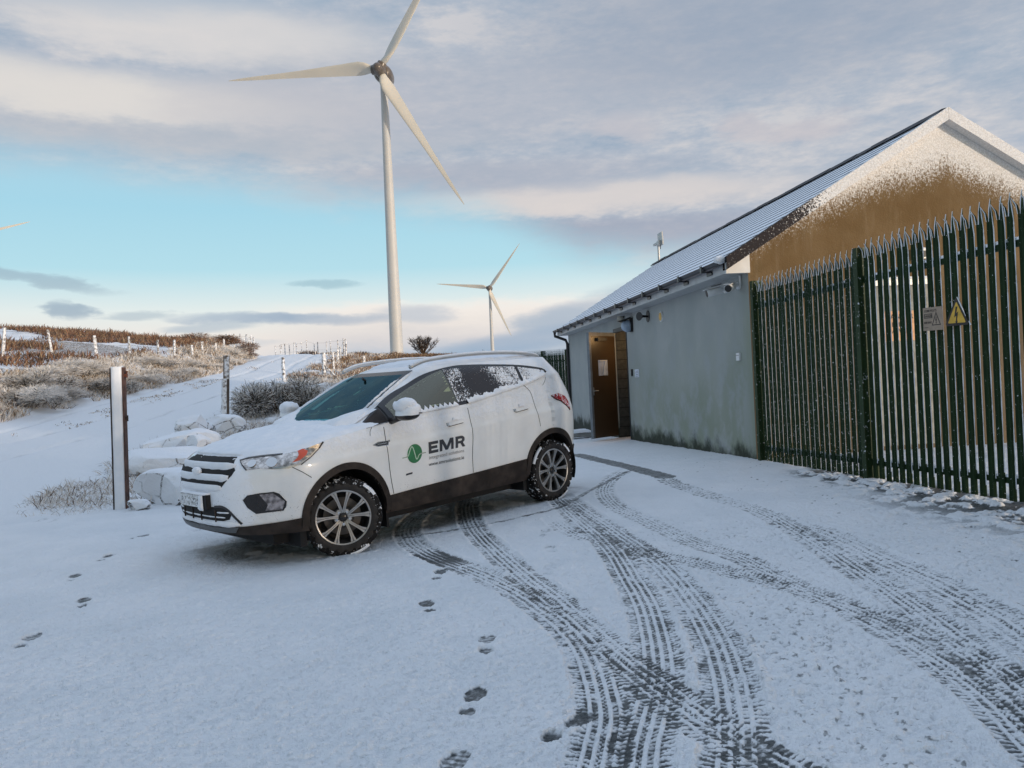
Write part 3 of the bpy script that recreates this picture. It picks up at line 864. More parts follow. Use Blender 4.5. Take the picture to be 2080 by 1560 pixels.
mb = MB(); mb.box(.0245, -.90, .98, .030, -.86, 1.16).tube([(.03, -.88, 1.08), (.075, -.88, 1.08), (.075, -.76, 1.08)], .010, 8)
mb.build('handle', M_GALV, D)
V = []; F = []
for i in range(9):
    for j in range(2):
        u = i / 8
        V.append((.026 + .012 * math.sin(u * 5) ** 2, -.66 + .34 * u, 1.42 + .36 * j))
for i in range(8): F.append([2 * i, 2 * i + 2, 2 * i + 3, 2 * i + 1])
nt = mesh_np('notice', V, F, simple('blue_white_paper', (.42, .50, .66), .6, var=.3, scale=4), D, True)
mb = MB(); mb.tube([(.045, -.50, 1.44), (.05, -.42, 1.74)], .012, 6); mb.tube([(.044, -.62, 1.755), (.044, -.36, 1.76)], .010, 6); mb.build('curled_edge', M_WHITE, D)

# the lit bulkhead lamp just inside, which warms the top of the open leaf
def lamp_fn(n):
    return n.add('ShaderNodeEmission', {0: (1.0, 0.58, 0.24, 1), 1: 42.0})
mb = MB(); mb.box(.36, DY0 + .30, 2.30, .50, DY0 + .52, 2.40); lb = mb.build('bulkhead_lamp', material('lit_lamp', lamp_fn), B)
# fittings on the front wall
mb = MB(); mb.box(-.05, 5.99, 2.36, -.001, 6.19, 2.66); fl = mb.build('floodlight', M_BLACK, B, bevel=.012)
mb = MB(); mb.prism([(-.30, 2.60), (-.05, 2.68), (-.05, 2.64), (-.22, 2.58)], 5.99, 6.19, axis=1); mb.build('hood', M_BLACK, fl)
mesh_np('lens', V_ICO * [.13, .085, .14] + [-.11, 6.09, 2.49], F_ICO, M_LENS, fl, True)
mb = MB(); mb.tube([(-.09, 6.72, 2.66), (-.09, 6.72, 2.80)], .07, 12); mb.tube([(-.09, 6.72, 2.60), (-.09, 6.72, 2.655)], .022, 8); mb.box(-.09, 6.70, 2.60, 0, 6.74, 2.615)
mb.build('sensor', M_BEIGE, B, True, 40)
mb = MB(); mb.tube([(-.012, 4.86, 2.585), (-.0, 4.86, 2.585)], .12, 14)
mb.tube([(-.02, 4.86, 2.585), (-.13, 4.80, 2.585), (-.18, 4.77, 2.585), (-.215, 4.75, 2.585)], [.022, .026, .055, .088], 14)
mb.build('siren', M_BLACK, B, True, 35)
mb = MB(); mb.tube([(-.035, 3.95, 2.50), (0, 3.95, 2.50)], .095, 20); dk = mb.build('vent_cap', M_WHITE, B, True, 35)
mb = MB(); mb.tube([(-.042, 3.95, 2.50), (-.034, 3.95, 2.50)], .078, 20); mb.build('vent_cap_face', M_YELLOWV, dk, True, 35)
mb = MB(); mb.box(-.02, 6.19, 1.41, 0, 6.30, 1.56); mb.build('keypad', M_BLACK, B, bevel=.004)
mb = MB(); mb.box(-.010, 5.72, 1.38, 0, 6.02, 1.55); pn = mb.build('wall_notice', M_PAPER, B)
mb = MB(); [mb.box(-.0115, 5.76, 1.40 + .035 * i, -.0102, 5.98 - .05 * (i % 2), 1.408 + .035 * i) for i in range(4)]; mb.build('writing', M_INK, pn)
mb = MB(); mb.box(-.03, .36, 1.555, 0, .475, 1.665); sw = mb.build('switch_box', M_WHITE, B, bevel=.004)
mb = MB(); mb.box(-.0315, .365, 1.628, -.0302, .47, 1.634); mb.build('groove', M_FRAME, sw)
mb = MB(); mb.tube([(-.01, 1.35, 2.735), (-.01, .95, 2.725)], .006, 6); mb.build('cable', M_INK, B)
def camera_unit(y, aim, nm='security_camera'):
    c = empty(nm); c.parent = B; c.location = (0, y, 2.62)
    mb = MB(); mb.tube([(0, 0, 0), (-.03, 0, 0)], .055, 14); mb.tube([(-.03, 0, 0), (-.10, 0, -.01)], .03, 10); mb.build('mount', M_WHITE, c, True, 40)
    a = Vector(aim).normalized(); s0 = Vector((-.10, 0, -.01))
    mb = MB(); mb.tube([s0 - a * .04, s0, s0 + a * .19, s0 + a * .20], [.03, .055, .058, .052], 16); mb.build('housing', M_WHITE, c, True, 40)
    mb = MB(); mb.tube([s0 + a * .2005, s0 + a * .206], .050, 16); mb.build('lens', M_BLACK, c, True, 40)
    up = Vector((0, 0, 1)); sd_ = a.cross(up).normalized(); u2 = sd_.cross(a)
    mb = MB(); mb.obox(s0 + a * .11 + u2 * .062, a * .125, sd_ * .058, u2 * .004); mb.build('sun_shield', M_WHITE, c)
    return c
camera_unit(.30, (-.62, -.72, -.22)); camera_unit(.78, (-.93, .10, -.20))
mb = MB(); mb.tube([(-.02, .22, 2.62), (-.02, .22, 2.75)], .018, 8); mb.build('camera_conduit', M_WHITE, B)

# roof mast with antenna panel
mb = MB(); mb.tube([(2.984, 13.45, 4.8), (2.984, 13.45, 5.55)], .035, 10); ma = mb.build('antenna_mast', M_GALV, B, True, 40)
mb = MB(); mb.obox((2.984, 13.20, 5.60), (.02, 0, 0), (0, .22, 0), (.0, .03, .20)); mb.obox((2.95, 13.40, 5.50), (.06, 0, 0), (0, .30, 0), (0, 0, .03)); mb.obox((2.95, 13.18, 5.48), (.07, 0, 0), (0, .1, 0), (0, 0, .07))
mb.build('antenna_panel', M_GALV, ma)
mb = MB(); mb.tube([(2.95, 13.1, 5.42), (2.94, 13.12, 5.28)], .012, 6); mb.build('antenna_cable', M_INK, ma)

# gable: steel doors with header, notice and a small lamp
mb = MB(); mb.box(1.84, -.045, .25, 2.63, -.013, 2.50); gd = mb.build('steel_door', M_GREYDOOR, B)
mb = MB(); mb.box(1.78, -.085, 2.50, 2.68, -.013, 2.585); mb.build('door_header', M_GALV, gd)
mb = MB(); mb.box(1.80, -.10, 2.587, 2.66, -.015, 2.615); mb.build('snow_line', M_SNOW, gd)
mb = MB(); mb.box(2.47, -.075, 1.40, 2.50, -.046, 1.55); mb.build('door_pull', M_BLACK, gd)
mb = MB(); mb.box(1.93, -.055, 1.72, 2.43, -.0455, 2.14); no = mb.build('danger_notice', M_NOTE, gd)
MT = Matrix.Translation
RXY = Matrix.Rotation(R_(90), 4, 'X')
text_obj('lettering', 'DANGER', .10, MT((1.955, -.056, 2.03)) @ RXY, M_INK, no, .012, sx=1.05)
text_obj('lettering', 'KEEP\nAWAY', .09, MT((2.05, -.056, 1.92)) @ RXY, M_INK, no, .012)
mb = MB(); mb.box(2.47, -.12, 2.86, 2.62, -.013, 2.99); lp = mb.build('gable_lamp', M_GALV, B, bevel=.01)
mesh_np('snow_cap', V_ICO * [.085, .055, .02] + [2.545, -.07, 3.0], F_ICO, M_SNOW, lp, True)
mb = MB(); mb.box(2.50, -.128, 2.88, 2.59, -.121, 2.97); mb.build('lamp_face', M_BLACK, lp)

# small snow covered slab beside the open door
mb = MB(); mb.box(-.28, -.22, 0, .28, .22, .10); sb = mb.build('concrete_slab', M_CONC, None, bevel=.01)
sb.location = (1.62, 19.6, -.03); sb.rotation_euler = (0, 0, .2)
tag(sb, 'snow topped concrete slab on the ground behind the open door', 'slab')
Vs = []; nn = 12
for i in range(nn + 1):
    for j in range(nn + 1):
        u, v = i / nn, j / nn
        e = min(1, 6 * min(u, 1 - u, v, 1 - v))
        Vs.append((-.29 + .58 * u, -.23 + .46 * v, .098 + .07 * e ** .5 + .02 * fbm(np.array([u * 5]), np.array([v * 5]), 3)[0]))
mesh_np('snow_cap', Vs, [[i * (nn + 1) + j, (i + 1) * (nn + 1) + j, (i + 1) * (nn + 1) + j + 1, i * (nn + 1) + j + 1] for i in range(nn) for j in range(nn)], M_SNOW, sb, True)

# ================================================================== PALISADE FENCES
M_GREEN = snowy('green_palisade_paint', (0.013, 0.032, 0.011), 0.69, 0.03, 0.0, 55, rough=0.7)
M_GREEN2 = snowy('green_palisade_frosted', (0.013, 0.032, 0.013), 0.655, 0.03, 0.0, 60, rough=0.7)

M_POST = snowy('olive_green_post', (0.020, 0.040, 0.014), 0.66, 0.04, 0.0, 30, rough=0.5)


def pale_mesh(name, z0, z1, frosted, seed):
    """W section pale ending in three splayed points; a rime of snow clings to the windward edge"""
    rng = np.random.default_rng(seed)
    us = [-.036, -.023, -.009, .009, .023, .036]
    vs = [.0, .017, .006, .006, .017, .0]
    zc = z1 - .19
    V = []; F = []; MI = []
    zs = np.linspace(z0, zc, 10)
    th = .004
    for z in zs:
        for u, v in zip(us, vs): V.append((u, v, z))
        for u, v in zip(us, vs): V.append((u, v - th, z))
    n = 6
    for k in range(len(zs) - 1):
        b = k * 12; c = b + 12
        for i in range(5):
            F.append([b + i, b + i + 1, c + i + 1, c + i]); MI.append(0)
            F.append([b + 6 + i + 1, b + 6 + i, c + 6 + i, c + 6 + i + 1]); MI.append(0)
        F.append([b + 5, b + 11, c + 11, c + 5]); F.append([b + 6, b, c, c + 6]); MI += [0, 0]
    top = (len(zs) - 1) * 12
    def prong(i0, i1, tip, midp):
        b = len(V)
        a0, a1 = V[top + i0], V[top + i1]
        for (p0, p1) in (((a0[0], a0[1], a0[2]), (a1[0], a1[1], a1[2])),):
            pass
        mid0 = (midp[0] - .013, midp[1], midp[2]); mid1 = (midp[0] + .013, midp[1], midp[2])
        V.extend([a0, a1, (a0[0], a0[1] - th, a0[2]), (a1[0], a1[1] - th, a1[2]),
                  mid0, mid1, (mid0[0], mid0[1] - th, mid0[2]), (mid1[0], mid1[1] - th, mid1[2]), tip, (tip[0], tip[1] - th, tip[2])])
        for f in ([0, 1, 5, 4], [3, 2, 6, 7], [1, 3, 7, 5], [2, 0, 4, 6], [4, 5, 8], [7, 6, 9], [5, 7, 9, 8], [6, 4, 8, 9]):
            F.append([b + q for q in f]); MI.append(0)
    zt = z1
    prong(0, 2, (-.058, .045, zt - .055), (-.036, .018, zt - .115))
    prong(2, 3, (-.004, -.012, zt), (0, .004, zt - .085))
    prong(3, 5, (.060, .042, zt - .065), (.038, .018, zt - .120))
    # rime on the right edge and on the points
    def rime(pts, w):
        b = len(V)
        for (x, y, z) in pts:
            s = w * (.55 + rng.random() * .9)
            V.extend([(x + .0005, y - s * .7, z), (x + s, y, z), (x + .0005, y + s * .7, z), (x - s * .3, y + s * .15, z)])
        for k in range(len(pts) - 1):
            for i in range(4):
                F.append([b + 4 * k + i, b + 4 * k + (i + 1) % 4, b + 4 * k + 4 + (i + 1) % 4, b + 4 * k + 4 + i]); MI.append(1)
        F.append([b, b + 1, b + 2, b + 3]); F.append([b + 4 * (len(pts) - 1) + i for i in range(4)]); MI.extend([1, 1])
    rime([(.036, .001, z) for z in np.sort(rng.uniform(z0 + .1, zc, 42))] + [(.040, .018, zt - .120), (.059, .041, zt - .068)], .0056 if not frosted else .0026)
    rime([(-.009, .008, zc), (-.004, .006, zt - .085), (-.002, -.008, zt + .002)], .0055)
    rime([(-.024, .018, zc), (-.036, .020, zt - .115), (-.056, .045, zt - .053)], .0045)
    me = mesh_np(name, V, F, [M_GREEN2 if frosted else M_GREEN, M_SNOW], None, False, MI)
    return me


def palisade(name, origin, fdir, t_posts, n_bay, pitch, z_off, slope, protos, parent_label, cat, z1, detail_rails=True, outward=1):
    ang = math.atan2(fdir[1], fdir[0])
    root = empty(name, (origin[0], origin[1], 0))
    root.rotation_euler = (0, 0, ang)
    tag(root, parent_label, cat)
    cnt = 0
    for bi in range(len(t_posts) - 1):
        ta, tb = t_posts[bi], t_posts[bi + 1]
        for zz, h in ((2.273, .026), (.333, .026)):
            za, zb = zz + slope * ta + z_off, zz + slope * tb + z_off
            mb = MB()
            mb.add([(ta, -.052 * outward, za - h), (tb, -.052 * outward, zb - h), (tb, -.008 * outward, zb - h), (ta, -.008 * outward, za - h),
                    (ta, -.052 * outward, za + h), (tb, -.052 * outward, zb + h), (tb, -.008 * outward, zb + h), (ta, -.008 * outward, za + h)],
                   [[0, 3, 2, 1], [4, 5, 6, 7], [0, 1, 5, 4], [1, 2, 6, 5], [2, 3, 7, 6], [3, 0, 4, 7]])
            ro = mb.build('rail', M_GREEN, root)
            if detail_rails:
                N = int((tb - ta) / .025); V = []; F = []
                rng = np.random.default_rng(int(zz * 10) + bi)
                for k in range(N + 1):
                    t = ta + (tb - ta) * k / N; z = zz + slope * t + z_off + h
                    hh = .020 + .016 * fbm(np.array([t * 9.]), np.array([zz]), 3)[0]
                    if zz < 1: hh *= .8
                    V += [(t, -.050 * outward, z - .001), (t, -.045 * outward, z + hh * .8), (t, -.030 * outward, z + hh), (t, -.014 * outward, z + hh * .7), (t, -.008 * outward, z - .001)]
                for k in range(N):
                    for i in range(4): F.append([5 * k + i, 5 * k + i + 1, 5 * k + 6 + i, 5 * k + 5 + i])
                mesh_np('snow_line', V, F, M_SNOW, ro, True)
        m_ = n_bay
        for k in range(m_):
            t = ta + (k + .75) * (tb - ta) / (m_ + .35)
            pr = protos[cnt % len(protos)]
            o = pr.copy(); col.objects.link(o); o.parent = root
            rj = random.Random(cnt * 7 + 1)
            o.location = (t + rj.uniform(-.004, .004), 0.0, slope * t + z_off + rj.uniform(-.006, .006))
            o.rotation_euler = (0, rj.uniform(-.004, .004), rj.uniform(-.05, .05))
            if outward < 0: o.scale = (1, -1, 1)
            cnt += 1
    for t in t_posts:
        mb = MB(); mb.box(t - .045, -.075, -.4, t + .030, .075, 2.62 + slope * t + z_off)
        mb.build('post', M_POST, root)
    return root


random.seed(4)
# outward (yard) side of FDIR is its right hand: local -y; mirror the pale so its face looks that way
near_protos = [pale_mesh('pale', .17, 2.69, False, s) for s in (1, 2, 3)]
far_protos = [pale_mesh('pale', .17, 2.65, True, s) for s in (4, 5, 6)]
FO = (FENCE0[0], FENCE0[1])
pf = palisade('palisade_fence', FO, FDIR, [0.06, 2.44], 22, .1075, 0, .0118, far_protos, 'frosted green palisade fence from building corner, signs on nearer length', 'fence', 2.66, outward=-1)
pf2 = palisade('palisade_tmp', FO, FDIR, [2.44, 4.84, 7.24, 9.64, 12.04, 14.44, 16.84, 19.2], 22, .1075, 0, .0118, near_protos, 'x', 'fence', 2.69, outward=-1)
bpy.context.view_layer.update()
for c in list(pf2.children):
    if c.name.split('.')[0] == 'post' and abs(c.bound_box[0][0] - 2.395) < .02:
        bpy.data.objects.remove(c); continue
    c.parent = pf
bpy.data.objects.remove(pf2)
# drop the pales beyond the frame that would take the count past a hundred
pl = sorted([c for c in pf.children if c.name.startswith('pale')], key=lambda o: o.location.x)
Vr = []; Fr = []
for c in pl[100:]:
    b_ = len(Vr); x, z = c.location.x, c.location.z
    for dx, dz in ((-.036, .17), (.036, .17), (.036, 2.5), (0, 2.69), (-.036, 2.5)): Vr += [(x + dx, -.006, z + dz)]
    for dx, dz in ((-.036, .17), (.036, .17), (.036, 2.5), (0, 2.69), (-.036, 2.5)): Vr += [(x + dx, .006, z + dz)]
    Fr += [[b_ + q for q in range(5)], [b_ + 9 - q for q in range(5)]] + [[b_ + q, b_ + 5 + q, b_ + 5 + (q + 1) % 5, b_ + (q + 1) % 5] for q in range(5)]
    bpy.data.objects.remove(c)
if Vr: tag(mesh_np('pale', Vr, Fr, M_GREEN, pf), kind='stuff')
for o in near_protos: bpy.data.objects.remove(o)
# the olive streaked face of the first intermediate post
# far fence running back from the rear corner of the building
bc = np.array([3.3297 - math.sin(PSI) * BL, 10.9 + math.cos(PSI) * BL])
fd2 = np.array([-.26, .966])
pf3 = palisade('palisade_fence', (bc[0] - .02, bc[1] + .1), fd2, [0.1, 2.6, 5.1, 7.6], 20, .125, -.28, .03, far_protos, 'dark green palisade fence running back behind the grey building', 'fence', 2.5, detail_rails=False, outward=1)
for o in far_protos: bpy.data.objects.remove(o)

# ------------------------------------------------------------------ signs hung on the palisade
M_YEL = simple('yellow_sign', (0.62, 0.37, 0.035), 0.45, var=.15, scale=14)
M_TAN = simple('faded_sign', (0.33, 0.25, 0.185), 0.6, var=.15, scale=10)
M_SINK = simple('sign_black', (0.016, 0.010, 0.009), 0.5)


def on_fence(t, z, off=.035):
    P = FENCE0 + FDIR * t + np.array([-.9864, -.1647]) * off
    X = Vector((FDIR[0], FDIR[1], 0)); Zz = Vector((0, 0, 1)); Yy = X.cross(Zz) * -1
    # sign local axes: x along fence towards the camera, y up, z out of the fence
    out = Vector((-.9864, -.1647, 0))
    return Matrix(((X.x, 0, out.x, P[0]), (X.y, 0, out.y, P[1]), (0, 1, 0, z), (0, 0, 0, 1)))


BOLT = [(.010, .088), (-.006, .088), (-.022, .010), (-.002, .022), (-.012, -.030), (-.022, -.026), (-.002, -.070), (.012, -.022), (.002, -.026), (.020, .042), (.000, .030)]


def bolt(mb, cx, cy, s, z0, z1):
    mb.prism([(cx + x * s, cy + y * s) for x, y in ((.014, .09), (-.008, .09), (-.030, -.012), (-.004, .004), (-.010, -.055), (-.020, -.050), (.000, -.095), (.014, -.045), (.004, -.050), (.022, .042), (-.002, .026))], z0, z1)


tri = empty('warning_sign', mat4=on_fence(3.846, 1.80) @ Matrix.Rotation(R_(-1.5), 4, 'Z'))
tag(tri, 'yellow triangular warning sign with black border and lightning bolt on green palisade', 'sign')
def triangle(h, r, z0, z1):
    pts = []
    for k in range(3):
        a = math.pi / 2 + k * 2 * math.pi / 3
        for da in (-.35, 0, .35):
            c_ = Vector((math.cos(a), math.sin(a))) * (h - r * 2)
            pts.append((c_.x + r * math.cos(a + da * 2.6), c_.y + r * math.sin(a + da * 2.6)))
    return pts
mb = MB(); mb.prism(triangle(.175, .018, 0, 0), 0, .003); mb.build('border', M_SINK, tri)
mb = MB(); mb.prism(triangle(.128, .008, 0, 0), .0035, .0042); mb.build('face', M_YEL, tri)
mb = MB(); bolt(mb, 0, -.002, .92, .0046, .0052); mb.build('lightning_bolt', M_SINK, tri)
mb = MB(); mb.tube([(.012, .165, .004), (.05, .10, .004), (.085, .035, .004), (.11, -.01, .004)], [.004, .006, .003, .002], 6); mb.tube([(.148, -.055, .004), (.165, -.09, .003)], [.004, .007], 6); mb.build('snow_line', M_SNOW, tri)

rs = empty('danger_sign', mat4=on_fence(3.535, 1.80) @ Matrix.Rotation(R_(-1), 4, 'Z'))
tag(rs, 'faded rectangular danger sign with lettering and small triangle on green palisade', 'sign')
mb = MB(); mb.box(-.130, -.108, 0, .130, .108, .002); mb.build('plate', M_TAN, rs, bevel=.001)
def frame(mb, x0, y0, x1, y1, w, z0, z1):
    mb.box(x0, y0, z0, x1, y0 + w, z1).box(x0, y1 - w, z0, x1, y1, z1).box(x0, y0 + w, z0, x0 + w, y1 - w, z1).box(x1 - w, y0 + w, z0, x1, y1 - w, z1)
mb = MB(); frame(mb, -.115, .008, -.005, .050, .006, .0024, .0032)
o3 = [(.048, .062), (-.012, -.062), (.108, -.062)]; i3 = [(.048, .046), (.001, -.054), (.095, -.054)]
for k in range(3):
    a, b = k, (k + 1) % 3
    mb.prism([o3[a], o3[b], i3[b], i3[a]], .0024, .0032)
bolt(mb, .048, -.018, .36, .0024, .0032)
mb.tube([(-.112, -.078, .003), (-.06, -.078, .003)], .0022, 6)
mb.build('pictogram', M_SINK, rs)
text_obj('lettering', '33,000 VOLTS', .031, MT((-.115, .066, .0025)), M_SINK, rs, .010, sx=.92)
text_obj('lettering', 'DANGER', .030, MT((-.107, .018, .0025)), M_SINK, rs, .012, sx=.80)
text_obj('lettering', 'KEEP AWAY', .028, MT((-.115, -.042, .0025)), M_SINK, rs, .012, sx=.68)

# ------------------------------------------------------------------ rusty steel gate post
M_RUST = simple('rusty_steel', (0.115, 0.035, 0.018), 0.8, var=.5, scale=14, bmp=.4)
M_RUSTB = simple('weathered_rust', (0.085, 0.040, 0.028), 0.85, var=.55, scale=9, bmp=.4)
M_RUSTD = simple('dark_rusty_steel', (0.035, 0.022, 0.018), 0.8, var=.4, scale=14)
gz = float(H(-5.35, 10.64))
gp_ = empty('gate_post', (-5.35, 10.64, gz)); gp_.rotation_euler = (0, R_(1.1), R_(10)); gp_.scale = (.80, .9, 1)
tag(gp_, 'rusty steel H section gate post packed with snow beside the road', 'post')
mb = MB(); mb.box(-.105, -.08, -.2, -.090, .08, 1.90); mb.build('flange', M_RUSTD, gp_)
mb = MB(); mb.box(.090, -.08, -.2, .105, .08, 1.91); mb.build('flange', M_RUSTB, gp_)
mb = MB(); mb.box(-.0895, -.006, -.2, .0895, .006, 1.89); mb.build('web', M_RUSTD, gp_)
nz = 60; V = []; F = []
for i in range(nz):
    z = -.05 + 1.97 * i / (nz - 1)
    j = .012 * (fbm(np.array([z * 9.]), np.array([1.]), 3)[0] - .5)
    j2 = .012 * (fbm(np.array([z * 13.]), np.array([7.]), 6)[0] - .5)
    for u, v in ((-.098 + j, -.062), (-.075 + j, -.082), (-.02, -.088), (.04, -.086), (.078 + j2, -.078), (.0895 + j2 * .3, -.055), (.0895, -.008), (-.0895, -.008)):
        V.append((u if abs(u) < .0894 or v < -.079 else math.copysign(.0894, u), v, z))
for i in range(nz - 1):
    for k in range(8): F.append([8 * i + k, 8 * i + (k + 1) % 8, 8 * i + 8 + (k + 1) % 8, 8 * i + 8 + k])
F.append([8 * (nz - 1) + k for k in range(8)])
mesh_np('snow_pack', V, F, M_SNOW, gp_, True)
mb = MB(); mb.box(.1055, -.03, 1.78, .15, .03, 1.82).tube([(.14, 0, 1.77), (.14, 0, 1.86)], .016, 8); mb.build('hinge_lug', M_RUST, gp_)
mb = MB(); mb.box(.1055, -.02, 1.20, .14, .02, 1.235).tube([(.135, 0, 1.18), (.135, 0, 1.26)], .014, 8); mb.build('hinge_lug', M_RUSTD, gp_)

# ================================================================== PARKED SUV
def pchip(x, xp, fp):
    """monotone cubic interpolation"""
    xp = np.asarray(xp, float); fp = np.asarray(fp, float); x = np.asarray(x, float)
    if xp[0] > xp[-1]: xp = xp[::-1]; fp = fp[::-1]
    h = np.diff(xp); dl = np.diff(fp) / h
    m = np.zeros_like(fp)
    for i in range(1, len(xp) - 1):
        if dl[i - 1] * dl[i] > 0:
            w1 = 2 * h[i] + h[i - 1]; w2 = h[i] + 2 * h[i - 1]
            m[i] = (w1 + w2) / (w1 / dl[i - 1] + w2 / dl[i])
    m[0] = dl[0]; m[-1] = dl[-1]
    xc = np.clip(x, xp[0], xp[-1])
    i = np.clip(np.searchsorted(xp, xc, side='right') - 1, 0, len(h) - 1)
    t = (xc - xp[i]) / h[i]
    return ((1 + 2 * t) * (1 - t) ** 2 * fp[i] + t * (1 - t) ** 2 * h[i] * m[i] + t * t * (3 - 2 * t) * fp[i + 1] + t * t * (t - 1) * h[i] * m[i + 1])


FAX, RAX = 1.345, -1.345


def z_belt(x):
    return pchip(x, [-1.45, -1.07, -.5, -.167, .42, .83, 1.067, 1.35], [1.43, 1.338, 1.250, 1.203, 1.168, 1.120, 1.092, 1.058])


def side_w(x, z):
    zc = .93 - .06 * (x - .2)
    zz = z - (zc - .93)
    w = pchip(zz, [.15, .22, .28, .34, .45, .60, .75, .86, .92, .98, 1.06, 1.14, 1.24, 1.36, 1.5], [.79, .825, .862, .882, .894, .902, .912, .918, .917, .903, .890, .875, .858, .836, .80])
    fl = np.exp(-((x - FAX) / .40) ** 2) + np.exp(-((x - RAX) / .40) ** 2)
    w = w + .014 * fl * np.where(z < 1.0, 1, np.maximum(0, 1 - (z - 1.0) / .12))
    w = w - .012 * np.exp(-((x - .05) / .7) ** 2) * np.exp(-((z - .68) / .12) ** 2)
    return w


def x_front(z):
    return pchip(z, [.15, .22, .30, .40, .50, .62, .74, .84, .90, .94, .98], [2.05, 2.13, 2.21, 2.262, 2.28, 2.28, 2.268, 2.238, 2.195, 2.140, 2.06])


def x_rear(z):
    return pchip(z, [.15, .25, .35, .5, .65, .8, .95, 1.1, 1.2, 1.35], [-1.93, -2.02, -2.09, -2.15, -2.19, -2.205, -2.195, -2.175, -2.14, -2.07])


N1, N2, N3 = 40, 84, 32
U_TH = np.concatenate([np.linspace(0, math.pi / 2, N1, endpoint=False), np.full(N2, -1.0), np.linspace(math.pi / 2, 0, N3)])
U_KIND = np.concatenate([np.zeros(N1), np.ones(N2), np.full(N3, 2)]).astype(int)
U_XS = np.concatenate([np.zeros(N1), np.linspace(1.35, -1.35, N2), np.zeros(N3)])


def ring_pt(k, z, out=0.0):
    """point on the lower body for ring index k at height(s) z"""
    z = np.asarray(z, float)
    if U_KIND[k] == 1:
        x = np.full_like(z, U_XS[k]); y = side_w(x, z)
        return x, y + out
    th = U_TH[k]
    if U_KIND[k] == 0:
        n = 2.85; a = x_front(z) - 1.35
        x = 1.35 + a * max(math.cos(th), 0) ** (2 / n) if th < math.pi / 2 else np.full_like(z, 1.35)
        y = side_w(np.full_like(z, 1.35), z) * math.sin(th) ** (2 / n)
        return x + out * math.cos(th), y + out * math.sin(th)
    n = 2.3; a = x_rear(z) + 1.35
    x = -1.35 + a * max(math.cos(th), 0) ** (2 / n)
    y = side_w(np.full_like(z, -1.35), z) * math.sin(th) ** (2 / n)
    return x - out * math.cos(th), y + out * math.sin(th)


def z_top(k):
    if U_KIND[k] == 1: return float(z_belt(U_XS[k]))
    th = U_TH[k]; f = th / (math.pi / 2)
    if U_KIND[k] == 0: return float(pchip(f, [0, .3, .55, .75, .9, 1], [.945, .948, .958, .985, 1.03, 1.058]))
    return float(pchip(f, [0, .5, .8, 1], [1.16, 1.2, 1.30, 1.41]))


def z_clad(k):
    if U_KIND[k] == 1: return float(pchip(U_XS[k], [-1.35, -.87, -.14, .86, 1.35], [.55, .53, .498, .458, .43]))
    f = U_TH[k] / (math.pi / 2)
    if U_KIND[k] == 0: return float(pchip(f, [0, .3, .5, .8, 1], [.385, .39, .405, .42, .43]))
    return .56


def z_bot(k):
    if U_KIND[k] == 1: return .30
    f = U_TH[k] / (math.pi / 2)
    return float(np.interp(f, [0, .6, 1], [.325, .31, .29])) if U_KIND[k] == 0 else .29


def band(za, zb, nv, out=0.0):
    nu = len(U_TH)
    P = np.zeros((nu, nv, 3))
    for k in range(nu):
        z = za(k) + (zb(k) - za(k)) * np.linspace(0, 1, nv)
        x, y = ring_pt(k, z, out)
        P[k, :, 0] = x; P[k, :, 1] = y; P[k, :, 2] = z
    return P


def gh_w(x, z):
    zb = z_belt(np.clip(x, -1.45, 1.35))
    yb = side_w(x, zb)
    w = yb - .545 * np.maximum(z - zb, -.02) - .03 * np.maximum(0, (z - 1.50) / .1) ** 2
    w = w - .10 * np.clip((-.9 - x) / 1.2, 0, 1) ** 2
    return w


def gh_front(z):
    return pchip(z, [1.0, 1.10, 1.14, 1.2, 1.3, 1.4, 1.5, 1.56, 1.60, 1.625], [1.38, 1.21, 1.14, 1.03, .845, .655, .45, .315, .20, .10])


def gh_rear(z):
    return pchip(z, [1.0, 1.15, 1.3, 1.45, 1.56, 1.61, 1.65], [-2.22, -2.17, -2.07, -1.965, -1.885, -1.87, -1.83])


M1, M2, M3 = 44, 70, 26


def gh_ring(z):
    """half ring of the greenhouse at height z from front centre round to rear centre"""
    pts = []
    xf = float(gh_front(z)); xr = float(gh_rear(z)); a = .90; b = .60
    for th in np.linspace(0, math.pi / 2, M1, endpoint=False):
        x = xf - a + a * math.cos(th) ** (2 / 4.5)
        y = float(gh_w(np.array(x), z)) * math.sin(th) ** (2 / 4.5)
        pts.append((x, y, z))
    for x in np.linspace(xf - a, xr + b, M2):
        pts.append((x, float(gh_w(np.array(x), z)), z))
    for th in np.linspace(math.pi / 2, 0, M3 + 1)[1:]:
        x = xr + b - b * max(math.cos(th), 0) ** (2 / 2.5)
        y = float(gh_w(np.array(x), z)) * math.sin(th) ** (2 / 2.5)
        pts.append((x, y, z))
    return np.array(pts)


GH_Z = np.concatenate([np.linspace(1.02, 1.56, 40), [1.575, 1.59, 1.602, 1.612]])


def gh_grid():
    return np.stack([gh_ring(z) for z in GH_Z], 1)      # (nu, nv, 3)


def roof_pt(Bp, t):
    xs = np.clip(Bp[:, 0], -1.25, -.35)
    S = np.stack([xs, np.zeros_like(xs)], 1)
    P = S + (Bp[:, :2] - S) * t
    zc = 1.672 - .020 * np.clip((P[:, 0] + .5) / 1.2, -1.2, 1) ** 2
    z = zc - (zc - Bp[:, 2]) * t ** 2.3
    return np.stack([P[:, 0], P[:, 1], z], 1)


HOOD_C = np.array([1.02, 0.0]); HOOD_ZC = 1.140


def hood_pt(Bp, t):
    P = HOOD_C + (Bp[:, :2] - HOOD_C) * t
    zc = HOOD_ZC
    z = zc + (Bp[:, 2] - zc) * t ** 1.75
    return np.stack([P[:, 0], P[:, 1], z], 1)


